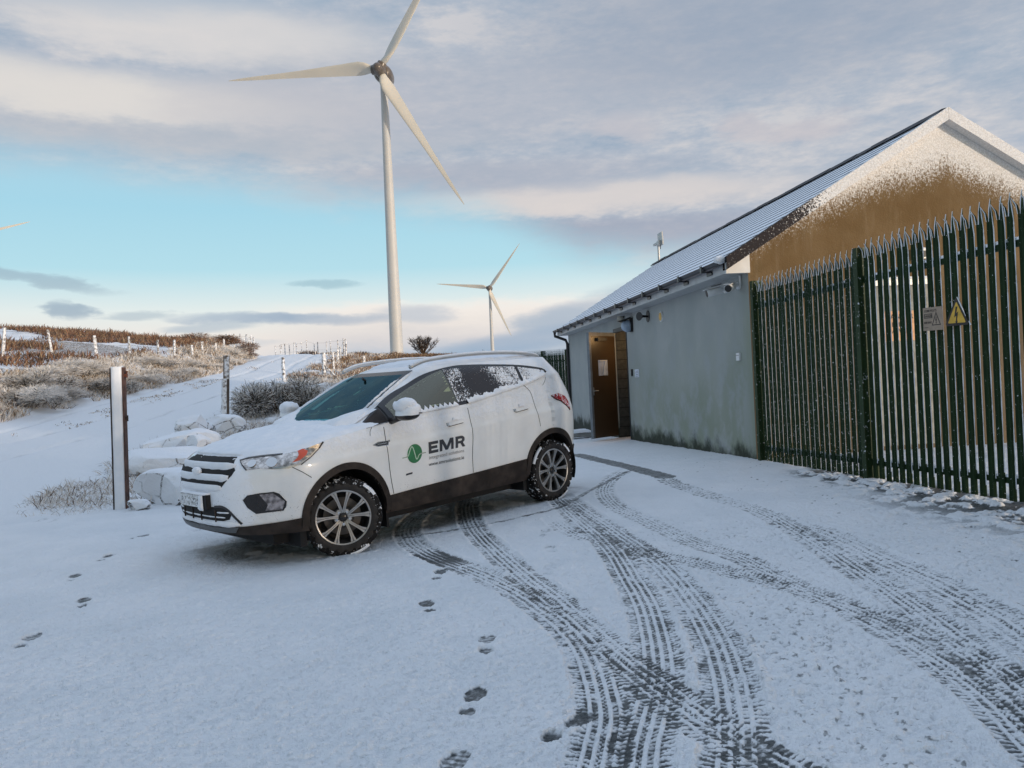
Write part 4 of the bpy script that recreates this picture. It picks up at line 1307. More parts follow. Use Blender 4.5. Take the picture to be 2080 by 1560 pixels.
def grid_faces(nu, nv, base=0):
    i = np.arange(nu - 1)[:, None]; j = np.arange(nv - 1)[None, :]
    a = base + i * nv + j
    return np.stack([a, a + nv, a + nv + 1, a + 1], -1).reshape(-1, 4)


def car_surfaces():
    """left half grids: cladding, body side, greenhouse, roof, hood"""
    clad = band(z_bot, z_clad, 10, .012)
    side = band(z_clad, z_top, 58)
    gh = gh_grid()
    top = gh[:, -1]
    roof = np.stack([roof_pt(top, t) for t in np.linspace(1, 0, 30)], 1)
    nh = N1 + int(np.argmin(np.abs(U_XS[N1:N1 + N2] - .80))) + 1
    hb = side[:nh, -1]
    hood = np.stack([hood_pt(hb, t) for t in np.linspace(1, 0, 40)], 1)
    return dict(clad=clad, side=side, gh=gh, roof=roof, hood=hood)


def paint_fn(n):
    p_ = opos(n)
    s = n.add('ShaderNodeSeparateXYZ', {0: p_}, out=None)
    x, z = s.outputs[0], s.outputs[2]
    a = n.noise(p_, 26, 4, 0.65); b = n.noise(p_, 6, 4, 0.6); c3 = n.noise(p_, 95, 3, 0.6)
    zz = n.m('ADD', z, n.m('MULTIPLY', x, 0.07))
    shoulder = n.m('MULTIPLY', n.ss(0.90, 1.10, zz), 0.55)
    nose = n.m('MULTIPLY', n.ss(2.02, 2.18, x), 0.75)
    rear = n.m('MULTIPLY', n.ss(-1.2, -1.7, x), n.ss(0.85, 1.1, z))
    dust = n.m('MAXIMUM', n.m('MAXIMUM', shoulder, nose), n.m('MULTIPLY', rear, 0.5))
    f = n.ss(0.42, 0.66, n.m('ADD', n.m('MULTIPLY', dust, 0.55), n.m('MULTIPLY', a, 0.55)))
    base = n.mix(n.ss(0.3, 0.7, b), (0.80, 0.80, 0.79, 1), (0.85, 0.85, 0.84, 1))
    film = n.m('MULTIPLY', n.ss(0.75, 0.42, z), n.ss(0.35, 0.75, b))
    base = n.mix(n.m('MULTIPLY', film, 0.25), base, (0.42, 0.38, 0.35, 1))
    sp = n.m('MULTIPLY', n.ss(0.62, 0.68, c3), n.m('MAXIMUM', n.ss(0.62, 0.45, z), n.m('MULTIPLY', n.ss(1.6, 2.0, x), n.ss(0.75, 0.55, z))))
    sp = n.m('MULTIPLY', sp, n.ss(0.42, 0.56, n.noise(p_, 9, 3)))
    cc = n.mix(f, base, SNOW)
    cc = n.mix(n.m('MULTIPLY', sp, 0.9), cc, (0.05, 0.04, 0.035, 1))
    rough = n.m('MULTIPLY_ADD', f, 0.45, 0.28)
    return bsdf(n, cc, rough, 0, 0.5, bump(n, n.m('MULTIPLY', a, f), 0.45, 0.012), **{'Coat Weight': 0.6, 'Coat Roughness': 0.06})


def glass_fn(tint, refl=1.0, coat=(0.95, 0.97, 1, 1)):
    def fn(n):
        fr = n.add('ShaderNodeFresnel', {0: 1.52})
        g = n.add('ShaderNodeBsdfGlossy', {'Color': coat, 'Roughness': 0.02})
        t = n.add('ShaderNodeBsdfTransparent', {0: tint})
        return n.add('ShaderNodeMixShader', {0: n.m('MULTIPLY_ADD', fr, refl, 0.03, clamp=True), 1: t, 2: g})
    return fn


def privacy_fn(n):
    p_ = opos(n)
    s = n.add('ShaderNodeSeparateXYZ', {0: p_}, out=None)
    x, z = s.outputs[0], s.outputs[2]
    v = n.add('ShaderNodeTexVoronoi', {'Vector': n.add('ShaderNodeVectorMath', {0: p_, 1: n.noise(p_, 14, 3, out=1)}, operation='MULTIPLY_ADD') if False else p_, 'Scale': 30.0, 'Randomness': 1.0})
    a = n.noise(p_, 66, 3, 0.6, dist=0.8); b = n.noise(p_, 7, 3)
    gap = n.m('MULTIPLY', n.ss(-.72, -.45, x), n.ss(-.20, -.30, x))
    d = n.m('SUBTRACT', n.m('ADD', n.m('MULTIPLY', a, 0.75), n.m('MULTIPLY', b, 0.35)), n.m('MULTIPLY', gap, 0.13))
    d = n.m('ADD', d, n.m('MULTIPLY', n.ss(-0.6, -1.1, x), 0.06))
    f = n.ss(0.53, 0.58, d)
    cc = n.mix(f, (0.020, 0.014, 0.013, 1), SNOW)
    return bsdf(n, cc, n.m('MULTIPLY_ADD', f, 0.6, 0.06), 0, 0.5, bump(n, f, 0.8, 0.006))


M_PAINT = material('white_paint_dusted_with_snow', paint_fn)
M_CLAD = snowy('dirty_black_cladding', (0.034, 0.026, 0.022), 0.80, 0.05, 0.0, 22, rough=0.6, var=.4, nscale=7)
M_TRIM = simple('gloss_black_trim', (0.016, 0.013, 0.013), 0.25)
M_MATT = simple('matt_black', (0.006, 0.006, 0.007), 0.8)
M_WIND = material('windscreen_glass', glass_fn((0.26, 0.66, 0.68, 1), 0.62, (0.42, 0.80, 0.98, 1)))
M_SIDEG = material('side_glass', glass_fn((0.58, 0.66, 0.50, 1), 2.4, (1.0, 0.93, 0.74, 1)))
M_PRIV = material('snow_flecked_privacy_glass', privacy_fn)
M_CHROME = simple('bright_trim', (0.62, 0.60, 0.58), 0.18, 1.0, var=.03)
M_RAIL = simple('silver_roof_rail', (0.60, 0.58, 0.56), 0.3, 0.8, var=.05)
M_ALLOY = simple('alloy_rim', (0.42, 0.41, 0.40), 0.38, 0.7, var=.1, scale=20)
M_ALLOYD = simple('dark_alloy_pocket', (0.035, 0.034, 0.034), 0.5, 0.3)
M_DISC = simple('brake_disc', (0.10, 0.09, 0.085), 0.5, 0.6)
M_TYRE = simple('tyre_sidewall', (0.020, 0.017, 0.016), 0.75, var=.35, scale=12, bmp=.2)
M_TREAD = snowy('tyre_tread', (0.012, 0.011, 0.011), 0.61, 0.05, 0.0, 26, rough=0.8)
M_LAMPB = simple('lamp_bowl', (0.55, 0.50, 0.46), 0.12, 0.9, var=.5, scale=22, bmp=.7, bscale=30)
M_LAMPC = material('lamp_lens', glass_fn((0.88, 0.86, 0.84, 1), 1.0))
M_AMBER = simple('orange_reflector', (0.62, 0.10, 0.055), 0.25, var=.08)
M_RED = snowy('red_tail_lamp', (0.32, 0.012, 0.018), 0.56, 0.10, 0.0, 40, rough=0.15)
M_SEAT = simple('dark_cloth', (0.022, 0.024, 0.026), 0.9)
M_DASH = simple('dark_dashboard', (0.018, 0.019, 0.021), 0.6)
M_GREENLOGO = simple('green_logo', (0.035, 0.20, 0.075), 0.4, var=.25, scale=6)
M_LGREEN = simple('pale_green_line', (0.52, 0.66, 0.50), 0.4)
M_LET = simple('dark_grey_lettering', (0.040, 0.042, 0.050), 0.45, var=.05)
M_LET2 = simple('grey_lettering', (0.26, 0.26, 0.27), 0.45, var=.05)
M_PLATE = snowy('frosted_plate', (0.60, 0.60, 0.58), 0.5, 0.1, 0.0, 40)
M_FLECK = snowy('plate_characters', (0.03, 0.03, 0.035), 0.52, 0.04, 0.0, 60)

HEAD = R_(-134.8095)
cM = Matrix(((-0.70421, 0.70945347, -0.02676115, -1.15395542), (-0.70896, -0.70475228, -0.02693967, 8.4699932), (-0.03797, 0.0, 0.99928316, 0.004), (0, 0, 0, 1)))
CAR = empty('parked_suv', mat4=cM)
tag(CAR, 'white compact SUV with green logo on its door, dusted with snow', 'car')

SURF = car_surfaces()


def in_poly(px, py, poly):
    inside = np.zeros(len(px), bool)
    n = len(poly)
    for i in range(n):
        x0, y0 = poly[i]; x1, y1 = poly[(i + 1) % n]
        c = ((y0 > py) != (y1 > py))
        with np.errstate(all='ignore'):
            xi = (x1 - x0) * (py - y0) / (y1 - y0 + 1e-12) + x0
        inside ^= c & (px < xi)
    return inside


def both(V, F):
    n = len(V)
    return np.concatenate([V, V * [1, -1, 1]]), np.concatenate([F, F[:, ::-1] + n])


def weld(V, F, tol=2e-4):
    q = np.round(V / tol).astype(np.int64)
    _, i0, inv = np.unique(q, axis=0, return_index=True, return_inverse=True)
    F2 = inv.reshape(-1)[F]
    return V[i0], F2


def link_part(name, V, F, mat, parent, smooth=True, angle=None):
    u, inv = np.unique(F.ravel(), return_inverse=True)
    o = mesh_np(name, V[u], inv.reshape(F.shape), mat, parent, smooth, angle=angle)
    bm = bmesh.new(); bm.from_mesh(o.data)
    bmesh.ops.remove_doubles(bm, verts=bm.verts, dist=1e-4)
    bmesh.ops.dissolve_degenerate(bm, edges=bm.edges, dist=1e-5)
    bm.to_mesh(o.data); bm.free()
    if smooth:
        o.data.polygons.foreach_set('use_smooth', np.ones(len(o.data.polygons), bool))
    return o


# full closed surface for projecting trim on to
allV = []; allF = []; nb = 0
for k in SURF:
    g = SURF[k]; V = g.reshape(-1, 3); F = grid_faces(g.shape[0], g.shape[1])
    V2, F2 = both(V, F)
    allV.append(V2); allF.append(F2 + nb); nb += len(V2)
allV = np.concatenate(allV); allF = np.concatenate(allF)
from mathutils.bvhtree import BVHTree
from mathutils.geometry import tessellate_polygon
BVH = BVHTree.FromPolygons([Vector(v) for v in allV], [tuple(f) for f in allF])


def panel(name, poly, frame, mat, parent, off=.003, holes=(), refine=.05, skirt=.008, mirror=False, sm=True):
    """a flush trim piece: a flat outline in a projection frame, refined and laid on the body"""
    xd, yd, out = (Vector(v).normalized() for v in frame)
    loops = [[Vector((x, y, 0)) for x, y in poly]] + [[Vector((x, y, 0)) for x, y in h] for h in holes]
    tris = tessellate_polygon(loops)
    bm = bmesh.new()
    vs = [bm.verts.new(v) for l in loops for v in l]
    for t in tris:
        try: bm.faces.new([vs[i] for i in t])
        except ValueError: pass
    for _ in range(6):
        le = [e for e in bm.edges if e.calc_length() > refine]
        if not le: break
        bmesh.ops.subdivide_edges(bm, edges=le, cuts=1)
        bmesh.ops.triangulate(bm, faces=[f for f in bm.faces if len(f.verts) > 3])
    nrmls = {}
    for v in bm.verts:
        base = xd * v.co.x + yd * v.co.y
        hit, nn, _, _ = BVH.ray_cast(base + out * 4, -out)
        if hit is None:
            hit, nn, _, _ = BVH.find_nearest(base + out * .8)
        if nn.dot(out) < 0: nn = -nn
        nrmls[v] = nn
        v.co = hit + nn * off
    for f in bm.faces:
        f.normal_update()
        if f.normal.dot(out) < 0: f.normal_flip()
    be = [e for e in bm.edges if e.is_boundary]
    if skirt:
        bn = {v: nrmls[v] for e in be for v in e.verts}
        r_ = bmesh.ops.extrude_edge_only(bm, edges=be)
        nv_ = [g for g in r_['geom'] if isinstance(g, bmesh.types.BMVert)]
        tree = [(v.co.copy(), n_) for v, n_ in bn.items()]
        for v in nv_:
            n_ = min(tree, key=lambda q: (q[0] - v.co).length_squared)[1]
            v.co -= n_ * skirt
    bmesh.ops.recalc_face_normals(bm, faces=bm.faces)
    me = bpy.data.meshes.new(name); bm.to_mesh(me)
    me.materials.append(mat)
    if sm:
        me.polygons.foreach_set('use_smooth', np.ones(len(me.polygons), bool))
        me.set_sharp_from_angle(angle=R_(40))
    o = bpy.data.objects.new(name, me); col.objects.link(o); o.parent = parent
    if mirror:
        for v in bm.verts: v.co.y *= -1
        bmesh.ops.reverse_faces(bm, faces=bm.faces)
        me2 = bpy.data.meshes.new(name); bm.to_mesh(me2); me2.materials.append(mat)
        if sm:
            me2.polygons.foreach_set('use_smooth', np.ones(len(me2.polygons), bool))
            me2.set_sharp_from_angle(angle=R_(40))
        o2 = bpy.data.objects.new(name, me2); col.objects.link(o2); o2.parent = parent
    bm.free()
    return o


SIDE = ((1, 0, 0), (0, 0, 1), (0, 1, 0))
FRONT = ((0, 1, 0), (0, 0, 1), (1, 0, 0))
DIAG = ((-.7071, .7071, 0), (0, 0, 1), (.7071, .7071, 0))
RDIAG = ((-.6, -.8, 0), (0, 0, 1), (-.8, .6, 0))


def to2(P, fr):
    xd, yd = Vector(fr[0]).normalized(), Vector(fr[1]).normalized()
    return [(Vector(p_).dot(xd), Vector(p_).dot(yd)) for p_ in P]


def strip(pts, w=.006):
    P = [Vector(p_) for p_ in pts]; L = []; Rr = []
    for i, p_ in enumerate(P):
        d = (P[min(i + 1, len(P) - 1)] - P[max(i - 1, 0)]).normalized()
        n_ = Vector((-d.y, d.x)) * w / 2
        L.append(tuple(p_ + n_)); Rr.append(tuple(p_ - n_))
    return L + Rr[::-1]


def curve2(pts, n=5):
    return [tuple(q) for q in spline(pts, n)]


# ---------------------------------------------------------------- body shell, with door skins, wheel arches and windows cut out
DLO = [(1.082, 1.088)] + curve2([(.83, 1.117), (.42, 1.163), (-.167, 1.199), (-.5, 1.246), (-1.07, 1.334), (-1.30, 1.388), (-1.435, 1.445)], 3) + \
      curve2([(-1.425, 1.468), (-1.337, 1.500), (-.987, 1.552), (-.406, 1.588), (-.133, 1.580), (.181, 1.527), (.435, 1.434), (.68, 1.332), (1.06, 1.112)], 4)
FGLASS = [(.74, 1.158), (.42, 1.194), (-.035, 1.224)] + curve2([(-.030, 1.552), (.16, 1.503), (.42, 1.408), (.64, 1.315), (.75, 1.258)], 3)
FHOLE = [(.72, 1.172), (.42, 1.206), (-.020, 1.236), (-.015, 1.535), (.15, 1.488), (.41, 1.394), (.63, 1.302), (.73, 1.245)]
RGLASS = [(-.165, 1.232), (-.5, 1.270), (-.985, 1.345)] + [(-.985, 1.528), (-.41, 1.562), (-.165, 1.557)]
QGLASS = [(-1.03, 1.352), (-1.27, 1.405), (-1.375, 1.446), (-1.33, 1.474), (-1.03, 1.522)]


def seam_b(z): return np.interp(z, [.3, .49, .88, 1.15, 1.25], [-.125, -.141, -.155, -.149, -.145])
def seam_a(z): return np.interp(z, [.3, .45, .83, 1.08, 1.2], [.84, .856, .902, .899, .89])
def seam_c(z): return np.interp(z, [.85, 1.1, 1.34], [-1.153, -1.11, -1.089])


def faces_of(key, sgn):
    g = SURF[key]; V = g.reshape(-1, 3).copy(); F = grid_faces(g.shape[0], g.shape[1])
    if sgn < 0:
        V[:, 1] *= -1; F = F[:, ::-1]
    return V, F


parts = {'body': [], 'cladding': [], 'hood': [], 'door_front': [], 'door_rear': [], 'lining': []}
for sgn in (1, -1):
    for key in SURF:
        V, F = faces_of(key, sgn)
        c = V[F].mean(1)
        x, y, z = c[:, 0], np.abs(c[:, 1]), c[:, 2]
        keep = np.ones(len(F), bool)
        if key in ('clad', 'side'):
            for ax in (FAX, RAX):
                keep &= ~((np.hypot(x - ax, z - .375) < .400) & (y > .5))
        if key == 'gh':
            keep &= ~(in_poly(x, z, FHOLE) & (y > .45))
            ws = (x > gh_front(z) - .30) & (y < .745 * gh_w(gh_front(z) - .1, z) - .01) & (z > 1.10) & (z < 1.555)
            keep &= ~ws
        if key == 'clad': parts['cladding'].append((V, F[keep])); continue
        if key == 'hood': parts['hood'].append((V, F)); continue
        if key == 'gh':
            Vi = V.copy(); Vi[:, 1] *= .965; Vi[:, 0] = Vi[:, 0] * .985; Vi[:, 2] -= .012
            parts['lining'].append((Vi, F[keep][:, ::-1]))
        if key == 'roof':
            Vi = V.copy(); Vi[:, 2] -= .035
            parts['lining'].append((Vi, F[:, ::-1]))
        if key == 'side':
            df = keep & (x < seam_a(z)) & (x > seam_b(z))
            dr = keep & (x <= seam_b(z)) & (x > np.where(z > .85, seam_c(z), np.where(np.hypot(x - RAX, z - .375) < .47, 9, -9))) & (x > -1.16)
            if sgn > 0:
                parts['door_front'].append((V, F[df])); parts['door_rear'].append((V, F[dr]))
                keep &= ~(df | dr)
        parts['body'].append((V, F[keep]))


def merged(key):
    Vs = []; Fs = []; b = 0
    for V, F in parts[key]:
        Vs.append(V); Fs.append(F + b); b += len(V)
    return np.concatenate(Vs), np.concatenate(Fs)


body = link_part('body', *merged('body'), M_PAINT, CAR)
cladding = link_part('cladding', *merged('cladding'), M_CLAD, CAR)
hood = link_part('bonnet', *merged('hood'), M_PAINT, CAR)
door_f = link_part('door', *merged('door_front'), M_PAINT, CAR)
door_r = link_part('door', *merged('door_rear'), M_PAINT, CAR)
lining = link_part('cabin_lining', *merged('lining'), M_SEAT, CAR)

# dark window surround with its cut-outs; glass
panel('window_surround', DLO, SIDE, M_TRIM, body, .004, holes=[FHOLE], skirt=.010, mirror=True)
panel('side_window', FGLASS, SIDE, M_SIDEG, door_f, .0065, skirt=0)
pr_ = panel('side_window', FGLASS, SIDE, M_SIDEG, body, .0065, skirt=0, mirror=True)
bpy.data.objects.remove(pr_)
panel('side_window', RGLASS, SIDE, M_PRIV, door_r, .008, skirt=.004)
panel('side_window', QGLASS, SIDE, M_PRIV, body, .008, skirt=.004, mirror=True)
panel('pillar_trim', [(-.045, 1.222), (-.155, 1.230), (-.155, 1.558), (-.045, 1.555)], SIDE, M_PRIV, body, .0075, skirt=.004)

# seams
def seam(pts, nm='panel_gap', fr=SIDE, w=.007, par=body, mirror=False):
    return panel(nm, strip(curve2(pts, 3), w), fr, M_MATT, par, .0015, skirt=0, refine=.05, mirror=mirror)
seam([(.895, 1.082), (.902, .95), (.900, .83), (.880, .62), (.856, .462)])
seam([(-.145, 1.192), (-.152, 1.05), (-.155, .885), (-.148, .68), (-.141, .503)])
seam([(-.98, 1.335), (-1.08, 1.25), (-1.105, 1.12), (-1.12, 1.0), (-1.15, .86)])
seam([(-.141, .492), (-.128, .40), (-.119, .315)], par=cladding)
seam([(.856, .452), (.85, .40), (.845, .315)], par=cladding)
panel('panel_gap', strip(to2([(1.84, .852, .855), (1.76, .878, .80), (1.69, .89, .745)], SIDE), .006), SIDE, M_MATT, body, .0015, skirt=0)
seam([(1.02, 1.095), (1.05, 1.06), (1.06, 1.02)], w=.005)
panel('fuel_flap', strip(curve2([(-1.30, 1.30), (-1.36, 1.36), (-1.39, 1.44), (-1.38, 1.49)], 3), .005), SIDE, M_MATT, body, .0015, skirt=0)

# wheel arch lips and liners
for ax in (FAX, RAX):
    a0, a1 = (-4, 186) if ax > 0 else (-2, 184)
    an = np.radians(np.linspace(a0, a1, 34))
    outer = [(ax + .447 * math.cos(t), .375 + .447 * math.sin(t)) for t in an]
    inner = [(ax + .388 * math.cos(t), .375 + .388 * math.sin(t)) for t in an]
    panel('wheel_arch', outer + inner[::-1], SIDE, M_CLAD, cladding, .014, skirt=.045, refine=.08, mirror=True)
    for sg in (1, -1):
        V = []; F = []
        for t in np.radians(np.linspace(-25, 205, 26)):
            for yy in (.875, .55): V.append((ax + .405 * math.cos(t), sg * yy, .375 + .405 * math.sin(t)))
        for i in range(25): F.append([2 * i, 2 * i + 2, 2 * i + 3, 2 * i + 1])
        V.append((ax, sg * .55, .375)); cidx = len(V) - 1
        for i in range(25): F.append([2 * i + 1, 2 * i + 3, cidx])
        mesh_np('arch_liner', V, F, M_MATT, cladding)
# sill moulding
panel('sill_moulding', [(.91, .452), (-.14, .493), (-.90, .524), (-.905, .30), (.91, .315)], SIDE, M_CLAD, cladding, .010, skirt=.02)
mb = MB(); mb.box(-1.75, -.66, .20, 1.95, .66, .34); mb.build('underbody', M_MATT, cladding)
for b_ in ((.89, .62, .16, .915, .84, .36), (-.95, .60, .19, -.90, .84, .34), (1.74, .55, .17, 1.80, .84, .34)):
    mb = MB(); mb.box(*b_); mb.build('mud_flap', M_MATT, cladding)

# ---------------------------------------------------------------- front end
GRP = empty('grille'); GRP.parent = CAR
panel('grille_opening', [(-.40, .955), (.40, .955), (.52, .86), (.50, .82), (.40, .722), (-.40, .722), (-.50, .82), (-.52, .86)], FRONT, M_MATT, GRP, .004, skirt=.01)
def bar(nm, za, zb, ya, yb, depth, par, mat, seed, snowed=.0):
    """a horizontal slat standing proud of the nose, its front packed with snow"""
    ny = 46; V = []; F = []
    for i in range(ny):
        t = i / (ny - 1); y = ya + (yb - ya) * t
        zs = (za + zb) / 2
        hit, nn, _, _ = BVH.ray_cast(Vector((4, y, zs)), Vector((-1, 0, 0)))
        x = hit.x
        e = .006 * (fbm(np.array([y * 18 + seed]), np.array([seed]), seed, 3)[0] - .5) + .012 * snowed * (fbm(np.array([y * 7.]), np.array([2.]), seed, 3)[0] - .5)
        ends = min(1, 10 * min(t, 1 - t) + .25)
        h = (zb - za) / 2 * (0.55 + .45 * ends)
        for a in np.linspace(0, math.pi * 2, 10, endpoint=False):
            V.append((x - .008 + (depth + e) * (.5 + .5 * math.cos(a)) * (.4 + .6 * ends), y, zs + (h + (e if math.sin(a) < 0 else 0)) * math.sin(a) * (1 if abs(math.sin(a)) < .7 else 1.05)))
    for i in range(ny - 1):
        for k in range(10): F.append([10 * i + k, 10 * i + (k + 1) % 10, 10 * i + 10 + (k + 1) % 10, 10 * i + 10 + k])
    F.append([k for k in range(10)][::-1]); F.append([(ny - 1) * 10 + k for k in range(10)])
    return mesh_np(nm, V, F, mat, par, True)
bar('grille_slat', .846, .924, -.50, .50, .030, GRP, M_SNOW, 2, 1)
bar('grille_slat', .768, .830, -.47, .47, .030, GRP, M_SNOW, 5, 1)
bar('grille_slat', .684, .742, -.40, .40, .026, GRP, M_SNOW, 8, 1)
bar('grille_slat', .928, .985, -.44, .44, .012, GRP, M_SNOW, 9, 1)
# emblem boss that dips into the upper gap
mesh_np('emblem_mound', V_ICO * [.03, .075, .035] + [2.263, 0, .848], F_ICO, M_SNOW, GRP, True)

LG = empty('lower_grille'); LG.parent = CAR
low = [(.26, .553), (.385, .560), (.450, .540), (.500, .500), (.470, .455), (.32, .425), (-.32, .425), (-.47, .455), (-.50, .50), (-.45, .54), (-.385, .56), (-.26, .553)]
panel('opening', low, FRONT, M_MATT, LG, .004, skirt=.01)
panel('trim_line', strip(curve2([(.30, .557), (.39, .562), (.452, .542), (.505, .500), (.575, .418)], 4), .018), FRONT, M_TRIM, LG, .007, skirt=.01, mirror=True)
bar('slat', .505, .517, .33, .48, .02, LG, M_SNOW, 3); bar('slat', .505, .517, -.48, -.33, .02, LG, M_SNOW, 3)
bar('slat', .462, .478, -.46, .46, .016, LG, M_SNOW, 4)
bar('lip', .392, .438, -.56, .56, .030, LG, M_SNOW, 6, 1)
for yy in (-.30, -.10, .07, .31):
    mb = MB(); h_, _, _, _ = BVH.ray_cast(Vector((4, yy, .48)), Vector((-1, 0, 0))); mb.box(h_.x + .004, yy - .004, .43, h_.x + .014, yy + .004, .53); mb.build('upright', M_CLAD, LG)
panel('skid_plate', [(-.55, .388), (.55, .388), (.50, .345), (-.50, .345)], FRONT, simple('grey_skid_plate', (.10, .105, .11), .5), cladding, .012, skirt=.015)

NP = empty('number_plate'); NP.parent = CAR
mb = MB(); mb.box(2.262, -.27, .535, 2.312, .245, .655); mb.build('plinth', M_MATT, NP, bevel=.006)
mb = MB(); mb.box(2.3125, -.268, .545, 2.317, .150, .648); mb.build('plate', M_PLATE, NP)
nfl = 44; V = []; F = []
rng = np.random.default_rng(12)
for i in range(nfl):
    y = rng.uniform(-.24, .12); z = .565 + rng.random() ** 1.5 * .06; h = rng.uniform(.006, .020); w = rng.uniform(.002, .005); b = len(V)
    V += [(2.3176, y - w, z - h), (2.3176, y + w, z - h), (2.3186, y + w, z + h), (2.3186, y - w, z + h)]; F.append([b, b + 1, b + 2, b + 3])
mesh_np('characters', V, F, M_FLECK, NP)
V = []; F = []
for i in range(14):
    for j in range(8):
        u, v = i / 13, j / 7
        V.append((2.3185 + .016 * (1 if 0 < i < 13 and 0 < j < 7 else 0) * (.6 + .8 * fbm(np.array([u * 4.]), np.array([v * 3.]), 4)[0]), .135 + .055 * u - .02 * (1 - v) * (1 - u), .52 + .137 * v))
for i in range(13):
    for j in range(7): F.append([8 * i + j, 8 * i + 8 + j, 8 * i + 9 + j, 8 * i + j + 1])
mesh_np('snow_patch', V, F, M_SNOW, NP, True)
bar('snow_ledge', .648, .672, -.27, .24, .065, NP, M_SNOW, 11, 1)

# headlamps
HP = [(2.090, .480, .932), (2.036, .524, .946), (1.956, .632, .957), (1.853, .767, .960), (1.745, .824, .976), (1.648, .851, .996), (1.537, .885, 1.026), (1.58, .888, .981), (1.667, .887, .916), (1.757, .878, .865), (1.848, .843, .846), (1.947, .777, .851), (2.019, .698, .865), (2.09, .597, .858), (2.10, .544, .896)]
h2 = to2(HP, DIAG)
hl = panel('headlight', h2, DIAG, M_LAMPB, CAR, .004, skirt=.02, mirror=True)
panel('orange_reflector', to2([(1.748, .828, .975), (1.704, .841, .985), (1.676, .865, .968), (1.696, .872, .937), (1.756, .865, .900), (1.815, .844, .888), (1.766, .851, .924), (1.750, .845, .948)], DIAG), DIAG, M_AMBER, hl, .007, skirt=.004)
panel('dark_edge', strip(to2([(1.537, .885, 1.026), (1.58, .888, .981), (1.667, .887, .916), (1.757, .878, .865)], DIAG), .012), DIAG, M_TRIM, hl, .006, skirt=.01)
panel('dark_edge', strip(to2([(2.09, .597, .858), (2.10, .544, .896), (2.09, .480, .932), (2.036, .524, .946), (1.956, .632, .957), (1.853, .767, .960)], DIAG), .010), DIAG, M_TRIM, hl, .006, skirt=.01)
panel('chrome_sweep', to2([(1.60, .887, .985), (1.667, .884, .928), (1.757, .876, .880), (1.848, .843, .862), (1.947, .777, .866), (1.947, .777, .853), (1.848, .843, .848), (1.757, .878, .867), (1.667, .887, .918), (1.585, .888, .980)], DIAG), DIAG, M_CHROME, hl, .0065, skirt=.004)
def lamp_glass_mesh(): pass
for (cx, cy, cz, r_) in ((1.93, .735, .905, .045), (2.03, .60, .905, .038)):
    h_, nn, _, _ = BVH.ray_cast(Vector((cx, cy, cz)) + Vector((1, 1, 0)), Vector((-1, -1, 0)).normalized())
    mb = MB(); d_ = Vector((.8, .6, .1)).normalized(); mb.tube([h_ + nn * .004, h_ + nn * .010], r_, 16); mb.build('reflector_bowl', M_CHROME, hl, True, 40)
# fog lamp pods
FG = [(2.145, .594, .617), (2.118, .628, .655), (2.051, .708, .667), (1.966, .782, .668), (1.932, .805, .648), (1.884, .828, .575), (1.89, .823, .535), (1.91, .81, .503), (2.015, .737, .502), (2.077, .673, .498), (2.122, .619, .553)]
fg = panel('fog_light', to2(FG, DIAG), DIAG, M_TRIM, CAR, .005, skirt=.015, mirror=True)
panel('lens', to2([(2.051, .707, .655), (1.972, .778, .658), (1.898, .822, .580), (1.915, .806, .515), (2.022, .730, .520), (2.005, .745, .565)], DIAG), DIAG, simple('fog_lens', (.30, .26, .25), .12, .7, var=.6, scale=25, bmp=.6, bscale=40), fg, .008, skirt=.006)
bar('snow_line', .499, .507, .69, .74, .012, fg, M_SNOW, 7)

# tail lamp
panel('tail_light', to2([(-1.40, .885, 1.180), (-1.54, .882, 1.192), (-1.675, .882, 1.150), (-1.75, .88, 1.075), (-1.735, .88, .985), (-1.641, .906, 1.050), (-1.558, .895, 1.105), (-1.44, .892, 1.135)], SIDE), SIDE, M_RED, CAR, .006, skirt=.012, mirror=True)
panel('lamp_edge', strip([(-1.40, 1.172), (-1.47, 1.128), (-1.558, 1.100), (-1.641, 1.046), (-1.72, .985)], .010), SIDE, M_TRIM, body, .0075, skirt=.008)

# door furniture
def handle(par, cx, cz):
    o = panel('handle', [(cx - .105, cz + .012), (cx + .105, cz - .004), (cx + .105, cz - .030), (cx + .090, cz - .036), (cx - .105, cz - .018)], SIDE, M_PAINT, par, .030, skirt=.022)
    panel('shadow_line', strip([(cx - .10, cz - .023), (cx + .088, cz - .041), (cx + .112, cz - .030), (cx + .113, cz - .004)], .005), SIDE, M_TRIM, o, .003, skirt=0)
    panel('snow_tuft', [(cx - .04, cz + .045), (cx + .03, cz + .040), (cx + .035, cz + .015), (cx - .045, cz + .020)], SIDE, M_SNOW, o, .018, skirt=.016)
handle(door_f, .045, 1.040); handle(door_r, -.895, 1.086)
vt = panel('side_vent', [(1.055, .935), (.99, .957), (.872, .955), (.862, .962), (.858, .945), (.872, .940), (.885, .912), (1.00, .912)], SIDE, M_CHROME, body, .006, skirt=.008)
panel('vent_slot', [(1.030, .934), (.985, .948), (.885, .949), (.893, .918), (.995, .918)], SIDE, M_MATT, vt, .0085, skirt=.003)
panel('vent_bar', [(1.01, .940), (.90, .940), (.90, .931), (1.0, .929)], SIDE, M_CHROME, vt, .011, skirt=.003)
panel('badge', [(.706, .606), (.700, .622), (.625, .627), (.630, .611)], SIDE, M_LET, door_f, .004, skirt=.003)

